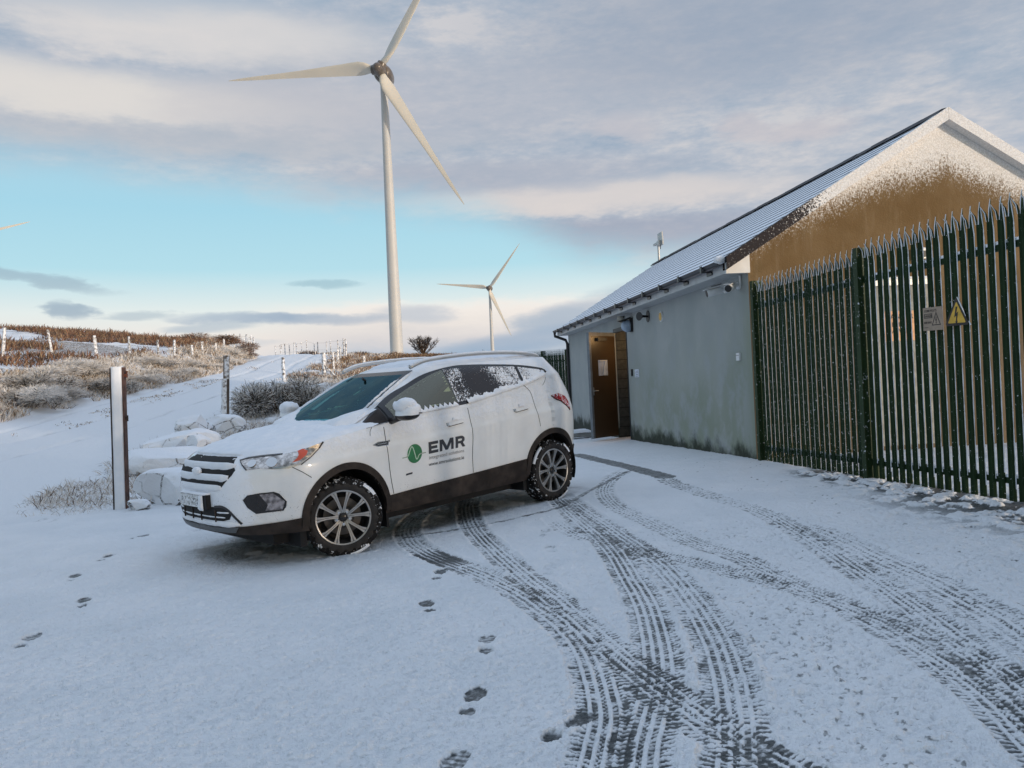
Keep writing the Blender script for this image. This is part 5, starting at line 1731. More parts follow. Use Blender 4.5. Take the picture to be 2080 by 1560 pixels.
# logo and lettering on the front door
lg = panel('logo', [(.592 + .088 * math.cos(t), .797 + .089 * math.sin(t)) for t in np.linspace(0, 2 * math.pi, 40, endpoint=False)], SIDE, M_GREENLOGO, door_f, .0030, skirt=0)
wv = curve2([(.742, .775), (.705, .776), (.682, .780), (.668, .792), (.652, .826), (.634, .860), (.622, .864), (.610, .850), (.592, .795), (.578, .752), (.568, .743), (.558, .750), (.545, .775), (.525, .787), (.500, .789), (.458, .790)], 4)
panel('wave_line', strip(wv, .010), SIDE, M_LGREEN, lg, .0042, skirt=0, refine=.03)
panel('wave_line', strip(wv[:10], .006), SIDE, M_LET2, lg, .0046, skirt=0, refine=.03)
panel('wave_line', strip(wv[-10:], .006), SIDE, M_LET2, lg, .0046, skirt=0, refine=.03)


def lettering(txt, x0, z0, x1, z1, size, bold, mat):
    """flat lettering stretched between two baseline points and laid on the door skin"""
    o = text_obj('lettering', txt, size, None, mat, door_f, bold, depth=0)
    me = o.data
    bm = bmesh.new(); bm.from_mesh(me)
    w = max(v.co.x for v in bm.verts); 
    for v in bm.verts:
        s = v.co.x / w
        x = x0 + (x1 - x0) * s; z = z0 + (z1 - z0) * s + v.co.y
        hit, nn, _, _ = BVH.ray_cast(Vector((x, 3, z)), Vector((0, -1, 0)))
        v.co = hit + Vector((0, 1, 0)) * .0036
    bmesh.ops.recalc_face_normals(bm, faces=bm.faces)
    bm.to_mesh(me); bm.free()
    return o
LH = .112
for nm_, off_, out_, holes_ in (('E', 0, [(0, 0), (0, LH), (.119, LH), (.119, LH - .028), (.033, LH - .028), (.033, .070), (.106, .070), (.106, .043), (.033, .043), (.033, .028), (.119, .028), (.119, 0)], ()),
                                ('M', .137, [(0, 0), (0, LH), (.046, LH), (.090, .042), (.134, LH), (.180, LH), (.180, 0), (.147, 0), (.147, .070), (.106, .004), (.074, .004), (.033, .070), (.033, 0)], ()),
                                ('R', .342, [(0, 0), (0, LH), (.078, LH), (.102, LH - .007), (.118, LH - .022), (.120, LH - .040), (.112, .055), (.096, .045), (.130, 0), (.092, 0), (.062, .040), (.033, .040), (.033, 0)], ([(.033, .064), (.070, .064), (.084, .071), (.086, .080), (.076, LH - .027), (.033, LH - .027)],))):
    fx = lambda P_: [(.422 - off_ - a_, .770 + .030 * (off_ + a_) + b_) for a_, b_ in P_]
    panel('letter', fx(out_), SIDE, M_LET, door_f, .0036, holes=[fx(h_) for h_ in holes_], skirt=0, refine=.06)
lettering('integrated solutions', .420, .716, -.034, .727, .050, .003, M_LET2)
lettering('www.emrsolutions.ie', .424, .652, -.033, .658, .050, .006, M_LET)

# door mirrors
def mirror(sg):
    mr = empty('door_mirror'); mr.parent = CAR
    V = V_ICO.copy(); V = V / np.linalg.norm(V, axis=1)[:, None]
    V = np.sign(V) * np.abs(V) ** .75
    up_ = V * [.095, .128, .080] + [.735, 1.050, 1.205]
    up_[:, 0] -= .02 * V[:, 2]
    lower = up_[:, 2] < 1.185
    c = up_[F_ICO].mean(1)
    up_[:, 1] *= sg
    for nm, sel, m_ in (('cap', c[:, 2] >= 1.183, M_PAINT), ('lower_shell', c[:, 2] < 1.183, M_TRIM)):
        f = F_ICO[sel] if sg > 0 else F_ICO[sel][:, ::-1]
        u, inv = np.unique(f.ravel(), return_inverse=True)
        mesh_np(nm, up_[u], inv.reshape(-1, 3), m_, mr, True)
    mb = MB(); mb.tube([(.80, sg * .86, 1.125), (.77, sg * .94, 1.145), (.745, sg * 1.0, 1.16)], [.035, .028, .03], 10); mb.build('stalk', M_TRIM, mr, True)
    S_ = V_ICO * [.100, .126, .072] + [.750, 1.035, 1.262]
    nz_ = np.array([fbm(np.array([v[0] * 24]), np.array([v[1] * 24 + v[2] * 9]), 3)[0] for v in S_]) - .5
    S_[:, 2] += np.where(S_[:, 2] > 1.25, nz_ * .045, 0); S_[:, 0] += nz_ * .02
    S_[:, 1] *= sg
    mesh_np('snow_cap', S_, F_ICO if sg > 0 else F_ICO[:, ::-1], M_SNOW, mr, True)
    mb = MB(); mb.tube([(.655, sg * 1.15, 1.185), (.69, sg * 1.172, 1.188), (.76, sg * 1.16, 1.186)], .006, 6); mb.build('indicator_line', M_TRIM, mr)
mirror(1); mirror(-1)
panel('mirror_sail', [(1.062, 1.104), (.815, 1.126), (.815, 1.238)], SIDE, M_CLAD, body, .0075, skirt=.006, mirror=True)
panel('sail_line', strip([(.80, 1.12), (.797, 1.262)], .010), SIDE, M_MATT, body, .0085, skirt=.004)

# roof rails
for sg in (1, -1):
    pts = [(.32, .595, 1.605), (.22, .600, 1.640), (.08, .602, 1.668), (-.25, .604, 1.690), (-.6, .604, 1.698), (-1.0, .602, 1.690), (-1.3, .600, 1.668), (-1.5, .595, 1.635), (-1.56, .592, 1.605)]
    pts = [(x, y * sg, z) for x, y, z in spline(pts, 4)]
    mb = MB(); mb.tube(pts, [.020] * len(pts), 10); rl = mb.build('roof_rail', M_RAIL, CAR, True)
    V = []; F = []
    for i, (x, y, z) in enumerate(pts):
        h = .010 + .012 * fbm(np.array([x * 14]), np.array([y]), 5, 3)[0]
        for a in np.linspace(0, math.pi, 7): V.append((x, y - .003 * sg + .017 * math.cos(a), z + .012 + h * math.sin(a)))
    for i in range(len(pts) - 1):
        for k in range(6): F.append([7 * i + k, 7 * i + k + 1, 7 * i + 8 + k, 7 * i + 7 + k])
    mesh_np('snow_line', V, F, M_SNOW, rl, True)

# ---------------------------------------------------------------- windscreen and cabin
SCR = .775
thw = np.linspace(0, 1, 40)
zs_w = np.linspace(1.06, 1.575, 30)
V = []
for z in zs_w:
    ring = gh_ring(z)[:M1]
    lim = SCR * float(gh_w(np.array(float(gh_front(z)) - .1), z))
    for s in np.linspace(-1, 1, 49):
        y = s * lim
        x = np.interp(abs(y), ring[:, 1], ring[:, 0])
        V.append((x + .0045, y, z + .002))
V = np.array(V); F = grid_faces(30, 49)[:, ::-1]
c = V[F].mean(1)
lim = SCR * gh_w(gh_front(c[:, 2]) - .1, c[:, 2])
fr = (np.abs(c[:, 1]) > lim - .035) | (c[:, 2] > 1.545) | (c[:, 2] < 1.12)
wsf = link_part('windscreen_border', V, F[fr], M_TRIM, CAR)
wsg = link_part('windscreen', V, F[~fr], M_WIND, CAR)
IN = empty('interior'); IN.parent = CAR
mb = MB(); mb.prism([(1.22, .90), (1.20, 1.10), (.98, 1.125), (.72, 1.085), (.62, 1.0), (.64, .80)], -.76, .76, axis=1); mb.build('dashboard', M_DASH, IN, bevel=.02)
mb = MB(); mb.box(.80, -.60, 1.095, .92, -.20, 1.15); mb.build('instrument_hood', M_DASH, IN, bevel=.03)
def seat(y, x, par):
    st = empty('seat'); st.parent = par
    mb = MB(); mb.obox((x, y, 1.02), (.05, 0, .012), (0, .235, 0), (-.10, 0, .32)); mb.build('backrest', M_SEAT, st, bevel=.04)
    mb = MB(); mb.obox((x + .28, y, .70), (.26, 0, .02), (0, .25, 0), (0, 0, .07)); mb.build('cushion', M_SEAT, st, bevel=.03)
    mb = MB(); mb.obox((x - .13, y, 1.43), (.045, 0, .01), (0, .135, 0), (-.015, 0, .085)); mb.build('headrest', M_SEAT, st, bevel=.035)
# thing > part > sub-part only: seats are parts, their pieces sub-parts
for y in (.37, -.37): seat(y, .02, CAR)
seat(.38, -.85, CAR); seat(-.38, -.85, CAR)
SW = []
for t in np.linspace(0, 2 * math.pi, 36):
    SW.append((.55 + .06 * math.sin(t), -.37 + .185 * math.cos(t), 1.045 + .175 * math.sin(t)))
mb = MB(); mb.tube(SW, .016, 8, cap=False); mb.tube([(.56, -.37, 1.045), (.66, -.37, 1.03)], .05, 12); mb.obox((.555, -.37, 1.045), (.008, 0, 0), (0, .17, 0), (0, 0, .02)); mb.build('steering_wheel', M_DASH, IN, True, 40)
mb = MB(); mb.obox((.42, 0, 1.47), (.012, 0, .005), (0, .12, 0), (0, 0, .035)); mb.tube([(.44, 0, 1.50), (.48, 0, 1.53)], .012, 6); mb.build('rear_view_mirror', M_DASH, IN)
mb = MB(); mb.obox((.90, -.08, 1.135), (.10, .02, .01), (-.01, .14, 0), (0, 0, .003)); mb.build('papers', simple('paper', (.45, .52, .52), .7), IN)
mb = MB(); mb.box(-1.62, -.70, .341, 1.25, .70, .40); mb.box(-1.60, -.70, .5, -1.55, .70, 1.1); mb.build('cabin_floor', M_SEAT, IN)

# ---------------------------------------------------------------- snow lying on the car
def snow_sheet(name, G, hfun, parent):
    """thicken a (nu,nv,3) grid upwards by hfun(x,y,iu,iv)"""
    nu, nv = G.shape[:2]
    V = G.copy()
    V[:, :, 2] += hfun(G)
    return mesh_np(name, V.reshape(-1, 3), grid_faces(nu, nv), M_SNOW, parent, True)


hg = SURF['hood']
full = np.concatenate([(hg * [1, -1, 1])[::-1][:-1], hg], 0)
tt = np.linspace(0, 1, hg.shape[1])


def hood_h(G):
    nu, nv = G.shape[:2]
    edge = ss(0, .07, tt)[None, :] * np.ones((nu, 1))
    iu = np.minimum(np.arange(nu), np.arange(nu)[::-1])
    e2 = ss(0, 7, iu)[:, None]
    nz = fbm(G[:, :, 0] * 11, G[:, :, 1] * 11, 4, 4) - .5
    nz2 = fbm(G[:, :, 0] * 45, G[:, :, 1] * 45, 9, 2) - .5
    return -.004 + edge * e2 * (.030 + nz * .020 + nz2 * .008)
snow_sheet('snow_cover', full, hood_h, hood)
rg = SURF['roof']
fullr = np.concatenate([(rg * [1, -1, 1])[::-1][:-1], rg], 0)
tr = np.linspace(0, 1, rg.shape[1])


def roof_h(G):
    nu, nv = G.shape[:2]
    wob = fbm(G[:, :, 0] * 9, G[:, :, 1] * 9, 14, 3)
    edge = ss(.02, .16, tr[None, :] + (wob - .5) * .12)
    nz = fbm(G[:, :, 0] * 16, G[:, :, 1] * 16, 24, 3) - .5
    return -.004 + edge * (.024 + nz * .022)
snow_sheet('snow_cover', fullr, roof_h, body)

# heaped along the foot of the screen and clinging to the pillars
V = []; F = []
ny, nz_ = 110, 9
for i in range(ny):
    y = -.70 + 1.40 * i / (ny - 1)
    ay = abs(y)
    zt = 1.158 + .020 * (fbm(np.array([y * 22]), np.array([3.]), 6, 3)[0] - .5) + .10 * float(ss(.28, .60, np.array(ay)))
    for k in range(nz_):
        t = k / (nz_ - 1)
        z = 1.06 + (zt - 1.06) * t
        ring = gh_ring(z)[:M1 + 12]
        x = float(np.interp(ay, ring[:M1, 1], ring[:M1, 0])) if ay < ring[M1 - 1, 1] else ring[M1 - 1, 0]
        bulge = (.045 * math.sin(math.pi * min(1, t * .95 + .05)) + .008) * (1 if k < nz_ - 1 else .35)
        bulge *= float(ss(.71, .55, np.array(ay))) * .8 + .2
        bulge *= .75 + .6 * fbm(np.array([y * 16]), np.array([t * 3.]), 8, 3)[0]
        V.append((x + bulge, y, z + .6 * bulge * (1 if k < nz_ - 1 else .4)))
for i in range(ny - 1):
    for k in range(nz_ - 1): F.append([nz_ * i + k, nz_ * i + nz_ + k, nz_ * i + nz_ + k + 1, nz_ * i + k + 1])
mesh_np('snow_drift', V, F, M_SNOW, hood, True)
def pillar_snow(sg, fa, fb, z0, z1, seed, amp, par):
    V = []; F = []; n_, m_ = 90, 6
    for i in range(n_):
        t = i / (n_ - 1); z = z0 + (z1 - z0) * t
        ring = gh_ring(z)[:M1 + 6]
        wv_ = fbm(np.array([t * 15 + seed]), np.array([seed * 1.]), seed, 3)[0]
        wd = .75 + .5 * wv_
        w_end = min(1, 8 * min(t, 1 - t) + .2)
        for k in range(m_):
            f = fa + (fb - fa) * (.5 + (k / (m_ - 1) - .5) * wd * w_end)
            y = f * ring[M1 - 1, 1]
            j = f * (M1 - 1)
            y = float(np.interp(f, np.linspace(0, 1.13, len(ring)), ring[:, 1])); x = float(np.interp(f, np.linspace(0, 1.13, len(ring)), ring[:, 0]))
            b = (.002 + amp * math.sin(math.pi * k / (m_ - 1)) * (.4 + 1.2 * fbm(np.array([t * 26 + seed]), np.array([k * .8]), seed + 2, 3)[0])) * w_end
            V.append((x + b * .7, sg * (y + b * .35), z + b * .6))
    for i in range(n_ - 1):
        for k in range(m_ - 1): F.append([m_ * i + k, m_ * i + m_ + k, m_ * i + m_ + k + 1, m_ * i + k + 1])
    mesh_np('pillar_snow', V, F, M_SNOW, par, True)
for sg in (1, -1):
    pillar_snow(sg, .325, .355, 1.17, 1.50, 3, .020, body)
    pillar_snow(sg, .385, .44, 1.12, 1.565, 7, .020, body)
# ragged snow along the sill of the front window
def sill_snow(xa, xb, n_, dz, seed, par, period=None):
    V = []; F = []
    for i in range(n_):
        t = i / (n_ - 1); x = xa + (xb - xa) * t
        zb_ = float(z_belt(np.array(x))) + .004
        if period: top = dz * (.25 + .75 * abs(((x / period) % 1) * 2 - 1)) * (.75 + .5 * fbm(np.array([x * 20]), np.array([0.]), seed)[0])
        else: top = dz * (.3 + 1.2 * fbm(np.array([x * 24]), np.array([0.]), seed, 3)[0])
        for k, (tz, b) in enumerate(((-.35, .012), (0, .022), (.55, .016), (1, .009))):
            z = zb_ + top * tz if tz > 0 else zb_ + .02 * tz
            y = float(gh_w(np.array(x), z)) if z > zb_ else float(side_w(np.array(x), z))
            V.append((x, y + b * (.7 + .6 * fbm(np.array([x * 30]), np.array([k * 1.]), seed + 1)[0]), z))
    for i in range(n_ - 1):
        for k in range(3): F.append([4 * i + k, 4 * i + k + 1, 4 * i + 5 + k, 4 * i + 4 + k])
    mesh_np('sill_snow', V, F, M_SNOW, par, True)
sill_snow(.55, -.03, 160, .050, 3, door_f, .062)
sill_snow(-.16, -1.38, 220, .050, 7, door_r)

# ---------------------------------------------------------------- wheels
def wheel(pos, steer, sg):
    w = empty('wheel'); w.parent = CAR
    w.location = pos; w.rotation_euler = (0, 0, steer if sg > 0 else steer + math.pi)
    R0 = .346
    N = 144
    prof = [(.100, .232), (.112, .246), (.118, .272), (.117, .300), (.112, .322), (.100, .338), (.082, .344), (.05, .346), (.0, .347), (-.05, .346), (-.082, .344), (-.100, .338), (-.112, .322), (-.118, .29), (-.108, .24)]
    V = []; F = []; MI = []
    for i in range(N):
        a = 2 * math.pi * i / N
        for k, (y, r_) in enumerate(prof):
            rr_ = r_
            if 3 <= k <= 6 or 10 <= k <= 12:
                ph = (i + (3 if k > 8 else 0)) % 6
                rr_ -= .012 if ph < 2 else 0
            elif 6 < k < 10:
                rr_ -= .007 if (i + k * 2) % 6 < 2 else 0
            yy = y + (-.008 if (2 < k <= 4 and (i % 6) < 2) else 0)
            V.append((rr_ * math.cos(a), yy, rr_ * math.sin(a)))
    m_ = len(prof)
    for i in range(N):
        j = (i + 1) % N
        for k in range(m_ - 1):
            F.append([i * m_ + k, j * m_ + k, j * m_ + k + 1, i * m_ + k + 1]); MI.append(1 if 3 <= k <= 11 else 0)
    ty = mesh_np('tyre', V, F, [M_TYRE, M_TREAD], w, True, MI, angle=32)
    # raised ring and rim
    rim = empty('rim'); rim.parent = w
    def lathe(nm, pr, mat, N=72, par=rim):
        V = []; F = []
        for i in range(N):
            a = 2 * math.pi * i / N
            for y, r_ in pr: V.append((r_ * math.cos(a), y, r_ * math.sin(a)))
        q = len(pr)
        for i in range(N):
            j = (i + 1) % N
            for k in range(q - 1): F.append([i * q + k, j * q + k, j * q + k + 1, i * q + k + 1])
        return mesh_np(nm, V, F, mat, w, True, angle=35)
    bpy.data.objects.remove(rim)
    lathe('rim', [(.100, .243), (.108, .240), (.110, .232), (.104, .226), (.095, .222), (.06, .216), (-.02, .205), (-.08, .20)], M_ALLOYD)
    lathe('rim_flange', [(.1085, .241), (.1115, .236), (.1085, .227)], M_ALLOY)
    lathe('brake_disc', [(.005, .06), (.012, .07), (.012, .165), (.000, .166)], M_DISC)
    lathe('backing', [(-.03, .0), (-.03, .21)], M_MATT)
    lathe('hub', [(.088, .0), (.088, .030), (.080, .036), (.078, .085), (.060, .095)], M_ALLOYD)
    lathe('centre_cap', [(.094, .0), (.093, .024), (.088, .031)], M_TRIM, 28)
    mbs = MB()
    sp = MB()
    for q in range(5):
        for s_ in (-1, 1):
            a_in = 2 * math.pi * q / 5 + math.pi / 2 + s_ * .20
            a_out = 2 * math.pi * q / 5 + math.pi / 2 + s_ * .305
            rad_pts = [(.040, .084, .014), (.085, .092, .0125), (.14, .098, .0125), (.19, .103, .017), (.222, .104, .026), (.232, .104, .030)]
            VT = []
            for k, (r_, y, hw) in enumerate(rad_pts):
                f = (r_ - .05) / .182
                a = a_in + (a_out - a_in) * f
                er = Vector((math.cos(a), 0, math.sin(a))); et = Vector((-math.sin(a), 0, math.cos(a)))
                c_ = er * r_
                VT.append([c_ - et * hw + Vector((0, y - .012, 0)), c_ - et * hw * .92 + Vector((0, y, 0)), c_ - et * hw * .16 + Vector((0, y, 0)), c_ + Vector((0, y - .008, 0)), c_ + et * hw * .16 + Vector((0, y, 0)), c_ + et * hw * .92 + Vector((0, y, 0)), c_ + et * hw + Vector((0, y - .012, 0)), c_ + et * hw * .8 + Vector((0, y - .035, 0)), c_ - et * hw * .8 + Vector((0, y - .035, 0))])
            V = [tuple(p_) for row in VT for p_ in row]; F = []
            for k in range(len(VT) - 1):
                for i in range(9): F.append([9 * k + i, 9 * k + (i + 1) % 9, 9 * k + 9 + (i + 1) % 9, 9 * k + 9 + i])
            F.append(list(range(9))[::-1]); F.append([9 * (len(VT) - 1) + i for i in range(9)])
            o_ = MB(); o_.add(V, F); o_.build('spoke', M_ALLOY, w)
        a = 2 * math.pi * q / 5 + math.pi / 2 + math.pi / 5
        c_ = Vector((.057 * math.cos(a), 0, .057 * math.sin(a)))
        o_ = MB(); o_.tube([c_ + Vector((0, .070, 0)), c_ + Vector((0, .092, 0))], [.0135, .0105], 6); o_.build('lug_nut', M_CHROME, w)
        o_ = MB(); o_.tube([c_ + Vector((0, .0775, 0)), c_ + Vector((0, .0795, 0))], .020, 14); o_.build('lug_recess', M_ALLOY, w)
    # packed snow around the shoulder
    rngw = np.random.default_rng(int(abs(pos[0]) * 100 + sg * 7 + 50 + pos[0]))
    for t0, t1 in ((2.2, 2.6), (4.05, 4.6), (0.35, 1.0)):
        V = []; F = []
        n_ = int((t1 - t0) / .018); b = len(V)
        for i in range(n_ + 1):
            a = t0 + (t1 - t0) * i / n_
            s = (.3 + 1.4 * rngw.random()) * (.0042 if rngw.random() > .5 else .001)
            for dy, dr in ((.094, .003), (.104 + s * .3, .004 + s), (.114 + s * .4, -.002 + s * .7), (.1145, -.020)):
                V.append(((.338 + dr) * math.cos(a), dy, (.338 + dr) * math.sin(a)))
        for i in range(n_):
            for k in range(3): F.append([b + 4 * i + k, b + 4 * i + 4 + k, b + 4 * i + 5 + k, b + 4 * i + k + 1])
        mesh_np('packed_snow', V, F, M_SNOW, w, True)
    return w


wheel((FAX, .785, .345), R_(-28), 1)
wheel((RAX, .785, .345), 0, 1)
wheel((FAX, -.785, .345), R_(-25), -1)
wheel((RAX, -.785, .345), 0, -1)
for pr_ in list(CAR.children):
    if pr_.name.startswith('interior') and not pr_.children: bpy.data.objects.remove(pr_)

# ================================================================== WIND TURBINES
M_TOWER = simple('off_white_tower_paint', (0.49, 0.485, 0.465), 0.5, var=.05, scale=.2)
M_BLADE = simple('weathered_blade', (0.56, 0.53, 0.46), 0.45, var=.05, scale=.15)
M_GREASE = simple('grease_streak', (0.16, 0.115, 0.075), 0.6, var=.3, scale=2)
M_HUB = simple('brown_grey_nacelle', (0.115, 0.095, 0.078), 0.32, var=.2, scale=1.5)


def blade_mesh(Lb):
    st = [(1.15, 1.15, 1.0, 40), (1.7, 1.55, .95, 38), (2.4, 2.0, .80, 36), (3.3, 2.2, .64, 32), (4.6, 2.08, .50, 26), (6.5, 1.85, .40, 19), (9.0, 1.62, .30, 16), (13., 1.22, .20, 10), (18., .86, .13, 6), (22.5, .58, .085, 3), (24.8, .36, .05, 2), (Lb, .10, .02, 1)]
    V = []; F = []; MI = []
    n = 14
    for r_, c, t, tw in st:
        a = R_(tw)
        for k in range(n):
            u = 2 * math.pi * k / n
            px = c * (.5 * math.cos(u) + (.06 if r_ < 1.5 else .16)); py = t * .5 * math.sin(u) * (1 if r_ < 2.4 else (.55 + .45 * math.cos(u)) * 1.2)
            if r_ > 3 and math.sin(u) < -.2 and math.cos(u) < .2: py *= .25
            V.append((px * math.cos(a) - py * math.sin(a), px * math.sin(a) + py * math.cos(a), r_))
    for i in range(len(st) - 1):
        for k in range(n):
            F.append([i * n + k, i * n + (k + 1) % n, (i + 1) * n + (k + 1) % n, (i + 1) * n + k])
            MI.append(1 if (k == 9 and 2 <= i <= 6) else 0)
    F.append([(len(st) - 1) * n + k for k in range(n)])
    MI.append(0)
    return V, F, MI


def turbine(name, base, hub_z, yaw, phases, label, r0=1.14, r1=.57, overhang=2.4):
    z0 = float(H(base[0], base[1])) - .3
    t = empty(name, (base[0], base[1], z0)); t.rotation_euler = (0, 0, yaw)
    tag(t, label, 'wind turbine', 'wind turbines on the moor')
    hz = hub_z - z0
    # local -y looks along the rotor axis towards the viewer
    V = []; F = []; N = 40; zs = np.linspace(0, hz - 1.5, 14)
    for z in zs:
        rr_ = r0 + (r1 - r0) * (z / zs[-1])
        for k in range(N): V.append((rr_ * math.cos(2 * math.pi * k / N), rr_ * math.sin(2 * math.pi * k / N), z))
    for i in range(len(zs) - 1):
        for k in range(N): F.append([i * N + k, i * N + (k + 1) % N, (i + 1) * N + (k + 1) % N, (i + 1) * N + k])
    mesh_np('tower', V, F, M_TOWER, t, True)
    def lathe_y(nm, prof, mat, par, N=32):
        V = []; F = []
        for y, r_ in prof:
            for k in range(N): V.append((r_ * math.cos(2 * math.pi * k / N), y, hz + r_ * math.sin(2 * math.pi * k / N)))
        for i in range(len(prof) - 1):
            for k in range(N): F.append([i * N + k, (i + 1) * N + k, (i + 1) * N + (k + 1) % N, i * N + (k + 1) % N])
        return mesh_np(nm, V, F, mat, par, True)
    na = lathe_y('nacelle', [(-1.25, .02), (-1.25, 1.05), (-.9, 1.36), (-.2, 1.48), (.8, 1.42), (2.2, 1.15), (3.4, .75), (4.2, .3), (4.4, .01)], M_HUB, t)
    mb = MB(); mb.tube([(0, 0, hz - 1.62), (0, 0, hz - 1.42), (0, 0, hz - .9)], [r1 * 1.12, r1 * 1.22, r1 * 1.6], 28); mb.build('yaw_collar', M_HUB, na, True, 40)
    hb = lathe_y('hub', [(-1.28, .9), (-1.5, 1.02), (-2.1, 1.08), (-2.5, .92), (-2.75, .82), (-3.1, .76), (-3.4, .58), (-3.58, .30), (-3.62, .01)], M_HUB, t)
    for a in phases:
        an = R_(a)                                   # 0 = to the viewer's right, anticlockwise
        V, F, MI = blade_mesh(26.5)
        ex = Vector((math.cos(an), 0, math.sin(an))); et = Vector((math.sin(an), 0, -math.cos(an))); ey = Vector((0, -1, 0))
        W_ = [tuple(Vector((0, -2.0, hz)) + ex * v[2] + et * v[0] + ey * v[1]) for v in V]
        mesh_np('blade', W_, F, [M_BLADE, M_GREASE], t, True, MI, angle=50)
        mb = MB(); mb.tube([Vector((0, -2.0, hz)) + ex * r_ for r_ in (.4, 1.05, 1.22)], [.86, .80, .74], 20); mb.build('blade_collar', M_HUB, hb, True, 40)
    return t


turbine('wind_turbine', (-18.72, 130.0), 53.2, R_(-10), (177.5, 57.5, -60.5), 'large wind turbine rising above the dark mound behind the white SUV')
turbine('wind_turbine', (-8.8, 390.0), 48.4, R_(-8), (172, 52, -67.5), 'small distant wind turbine between the tall one and the building roof')
turbine('wind_turbine', (-209.5, 301.0), 66.0, R_(20), (16, 136, 256), 'wind turbine mostly out of frame with one blade tip at left edge')

# ================================================================== POSTS AND WIRE FENCES
M_WOOD = snowy('weathered_post_with_rime', (0.13, 0.10, 0.075), 0.45, 0.12, 0.0, 9, rough=.85, var=.3)
M_WOODD = simple('dark_post', (0.10, 0.075, 0.06), .85, var=.3)
M_WIRE = simple('fence_wire', (0.10, 0.09, 0.085), .6)


def post(x, y, h, rad, par, lean=(0, 0), seed=0, base=None):
    z = float(H(x, y)) if base is None else base
    rj = random.Random(seed)
    n = 9; V = []; F = []; MI = []
    zs = [-.35, 0, h * .3, h * .62, h * .95, h]
    for q, zz in enumerate(zs):
        for k in range(n):
            a = 2 * math.pi * k / n
            rr_ = rad * (1 + .10 * math.sin(3 * a + seed) + .06 * rj.uniform(-1, 1)) * (1 - .08 * zz / h) * (.82 if q == len(zs) - 1 else 1)
            V.append((x + lean[0] * zz + rr_ * math.cos(a), y + lean[1] * zz + rr_ * math.sin(a), z + zz))
    for i in range(len(zs) - 1):
        for k in range(n):
            F.append([i * n + k, i * n + (k + 1) % n, (i + 1) * n + (k + 1) % n, (i + 1) * n + k])
            a = 2 * math.pi * (k + .5) / n
            # snow has driven on to the side towards the weather
            MI.append(1 if math.cos(a - R_(-62)) > .05 else 0)
    F.append([(len(zs) - 1) * n + k for k in range(n)]); MI.append(1)
    return mesh_np('post', V, F, [M_WOODD, M_WOOD], par, True, MI, angle=50)


def wire_fence(name, label, P, rad, wires, leans=None, wr=.005):
    P = [tuple(q) for q in P]
    f = empty(name, (0, 0, 0))
    tag(f, label, 'fence')
    for i, (x, y, h) in enumerate(P):
        post(x, y, h, rad * (1 + .2 * random.Random(i).uniform(-1, 1)), f, (leans or {}).get(i, (random.Random(i * 3).uniform(-.03, .03), 0)), i)
    for fr in wires:
        mb = MB(); mb.tube([(x, y - rad, float(H(x, y)) + h * fr) for x, y, h in P], wr, 5); mb.build('wire', M_WIRE, f)
    return f


wire_fence('post_and_wire_fence', 'line of rimed wooden posts with wire along bank left of the road',
           [(-23.72, 36.81, 1.40), (-22.4, 38.58, 1.32), (-21.0, 40.0, 1.05), (-19.6, 40.6, 1.05), (-18.75, 42.0, .95), (-18.5, 43.4, .95), (-18.4, 45.6, .70), (-18.5, 47.4, .92), (-18.9, 50.6, .75), (-19.3, 53.2, .95)],
           .065, (.55, .88), {0: (.12, 0), 1: (-.14, 0), 2: (-.06, 0)})
wire_fence('post_and_wire_fence', 'cluster of thin fence posts on skyline at the bend of the road',
           [(-22.23, 62.0, .95), (-22.67, 64.0, 1.35), (-23.09, 66.0, 1.65), (-22.64, 66.3, 1.9), (-22.43, 65.6, 1.85), (-22.1, 66.0, 2.0), (-21.62, 62.4, 1.2), (-21.2, 63.0, 1.3), (-20.38, 62.0, 1.65), (-20.02, 60.4, 1.15), (-20.55, 61.6, 1.6), (-18.85, 58.0, 1.4)],
           .06, (.5, .9))
wire_fence('post_and_wire_fence', 'long row of thin posts with wire across the crest beyond the road',
           [(-21.47, 72.0, 1.46), (-21.0, 72.0, 1.5), (-20.64, 71.0, 1.55), (-20.0, 70.0, 1.59), (-19.6, 70.0, 1.5), (-19.2, 70.0, 1.56), (-18.68, 69.0, 1.47), (-18.25, 69.0, 1.45), (-17.3, 67.0, 1.5), (-16.9, 68.0, 1.33), (-16.1, 66.0, 1.2), (-15.6, 67.0, 1.31), (-14.8, 65.0, 1.32), (-14.19, 65.0, 1.34), (-13.58, 65.0, 1.47)],
           .05, (.45, .92))
mf = wire_fence('post_and_wire_fence', 'short wire fence with thick braced end post climbing behind the dark bush',
                [(-9.81, 41.46, 1.22), (-10.35, 46.0, 1.0), (-10.75, 48.97, 1.0), (-11.38, 52.74, .95), (-11.41, 54.13, 1.45), (-11.6, 55.56, 1.2)], .075, (.5, .85))
post(-9.83, 41.40, 1.25, .115, mf, (0, 0), 31)
zb = float(H(-9.4, 41.3))
mb = MB(); mb.tube([(-9.80, 41.35, zb + .62), (-9.22, 41.2, zb + .03)], .055, 8); mb.build('brace', M_WOOD, mf)

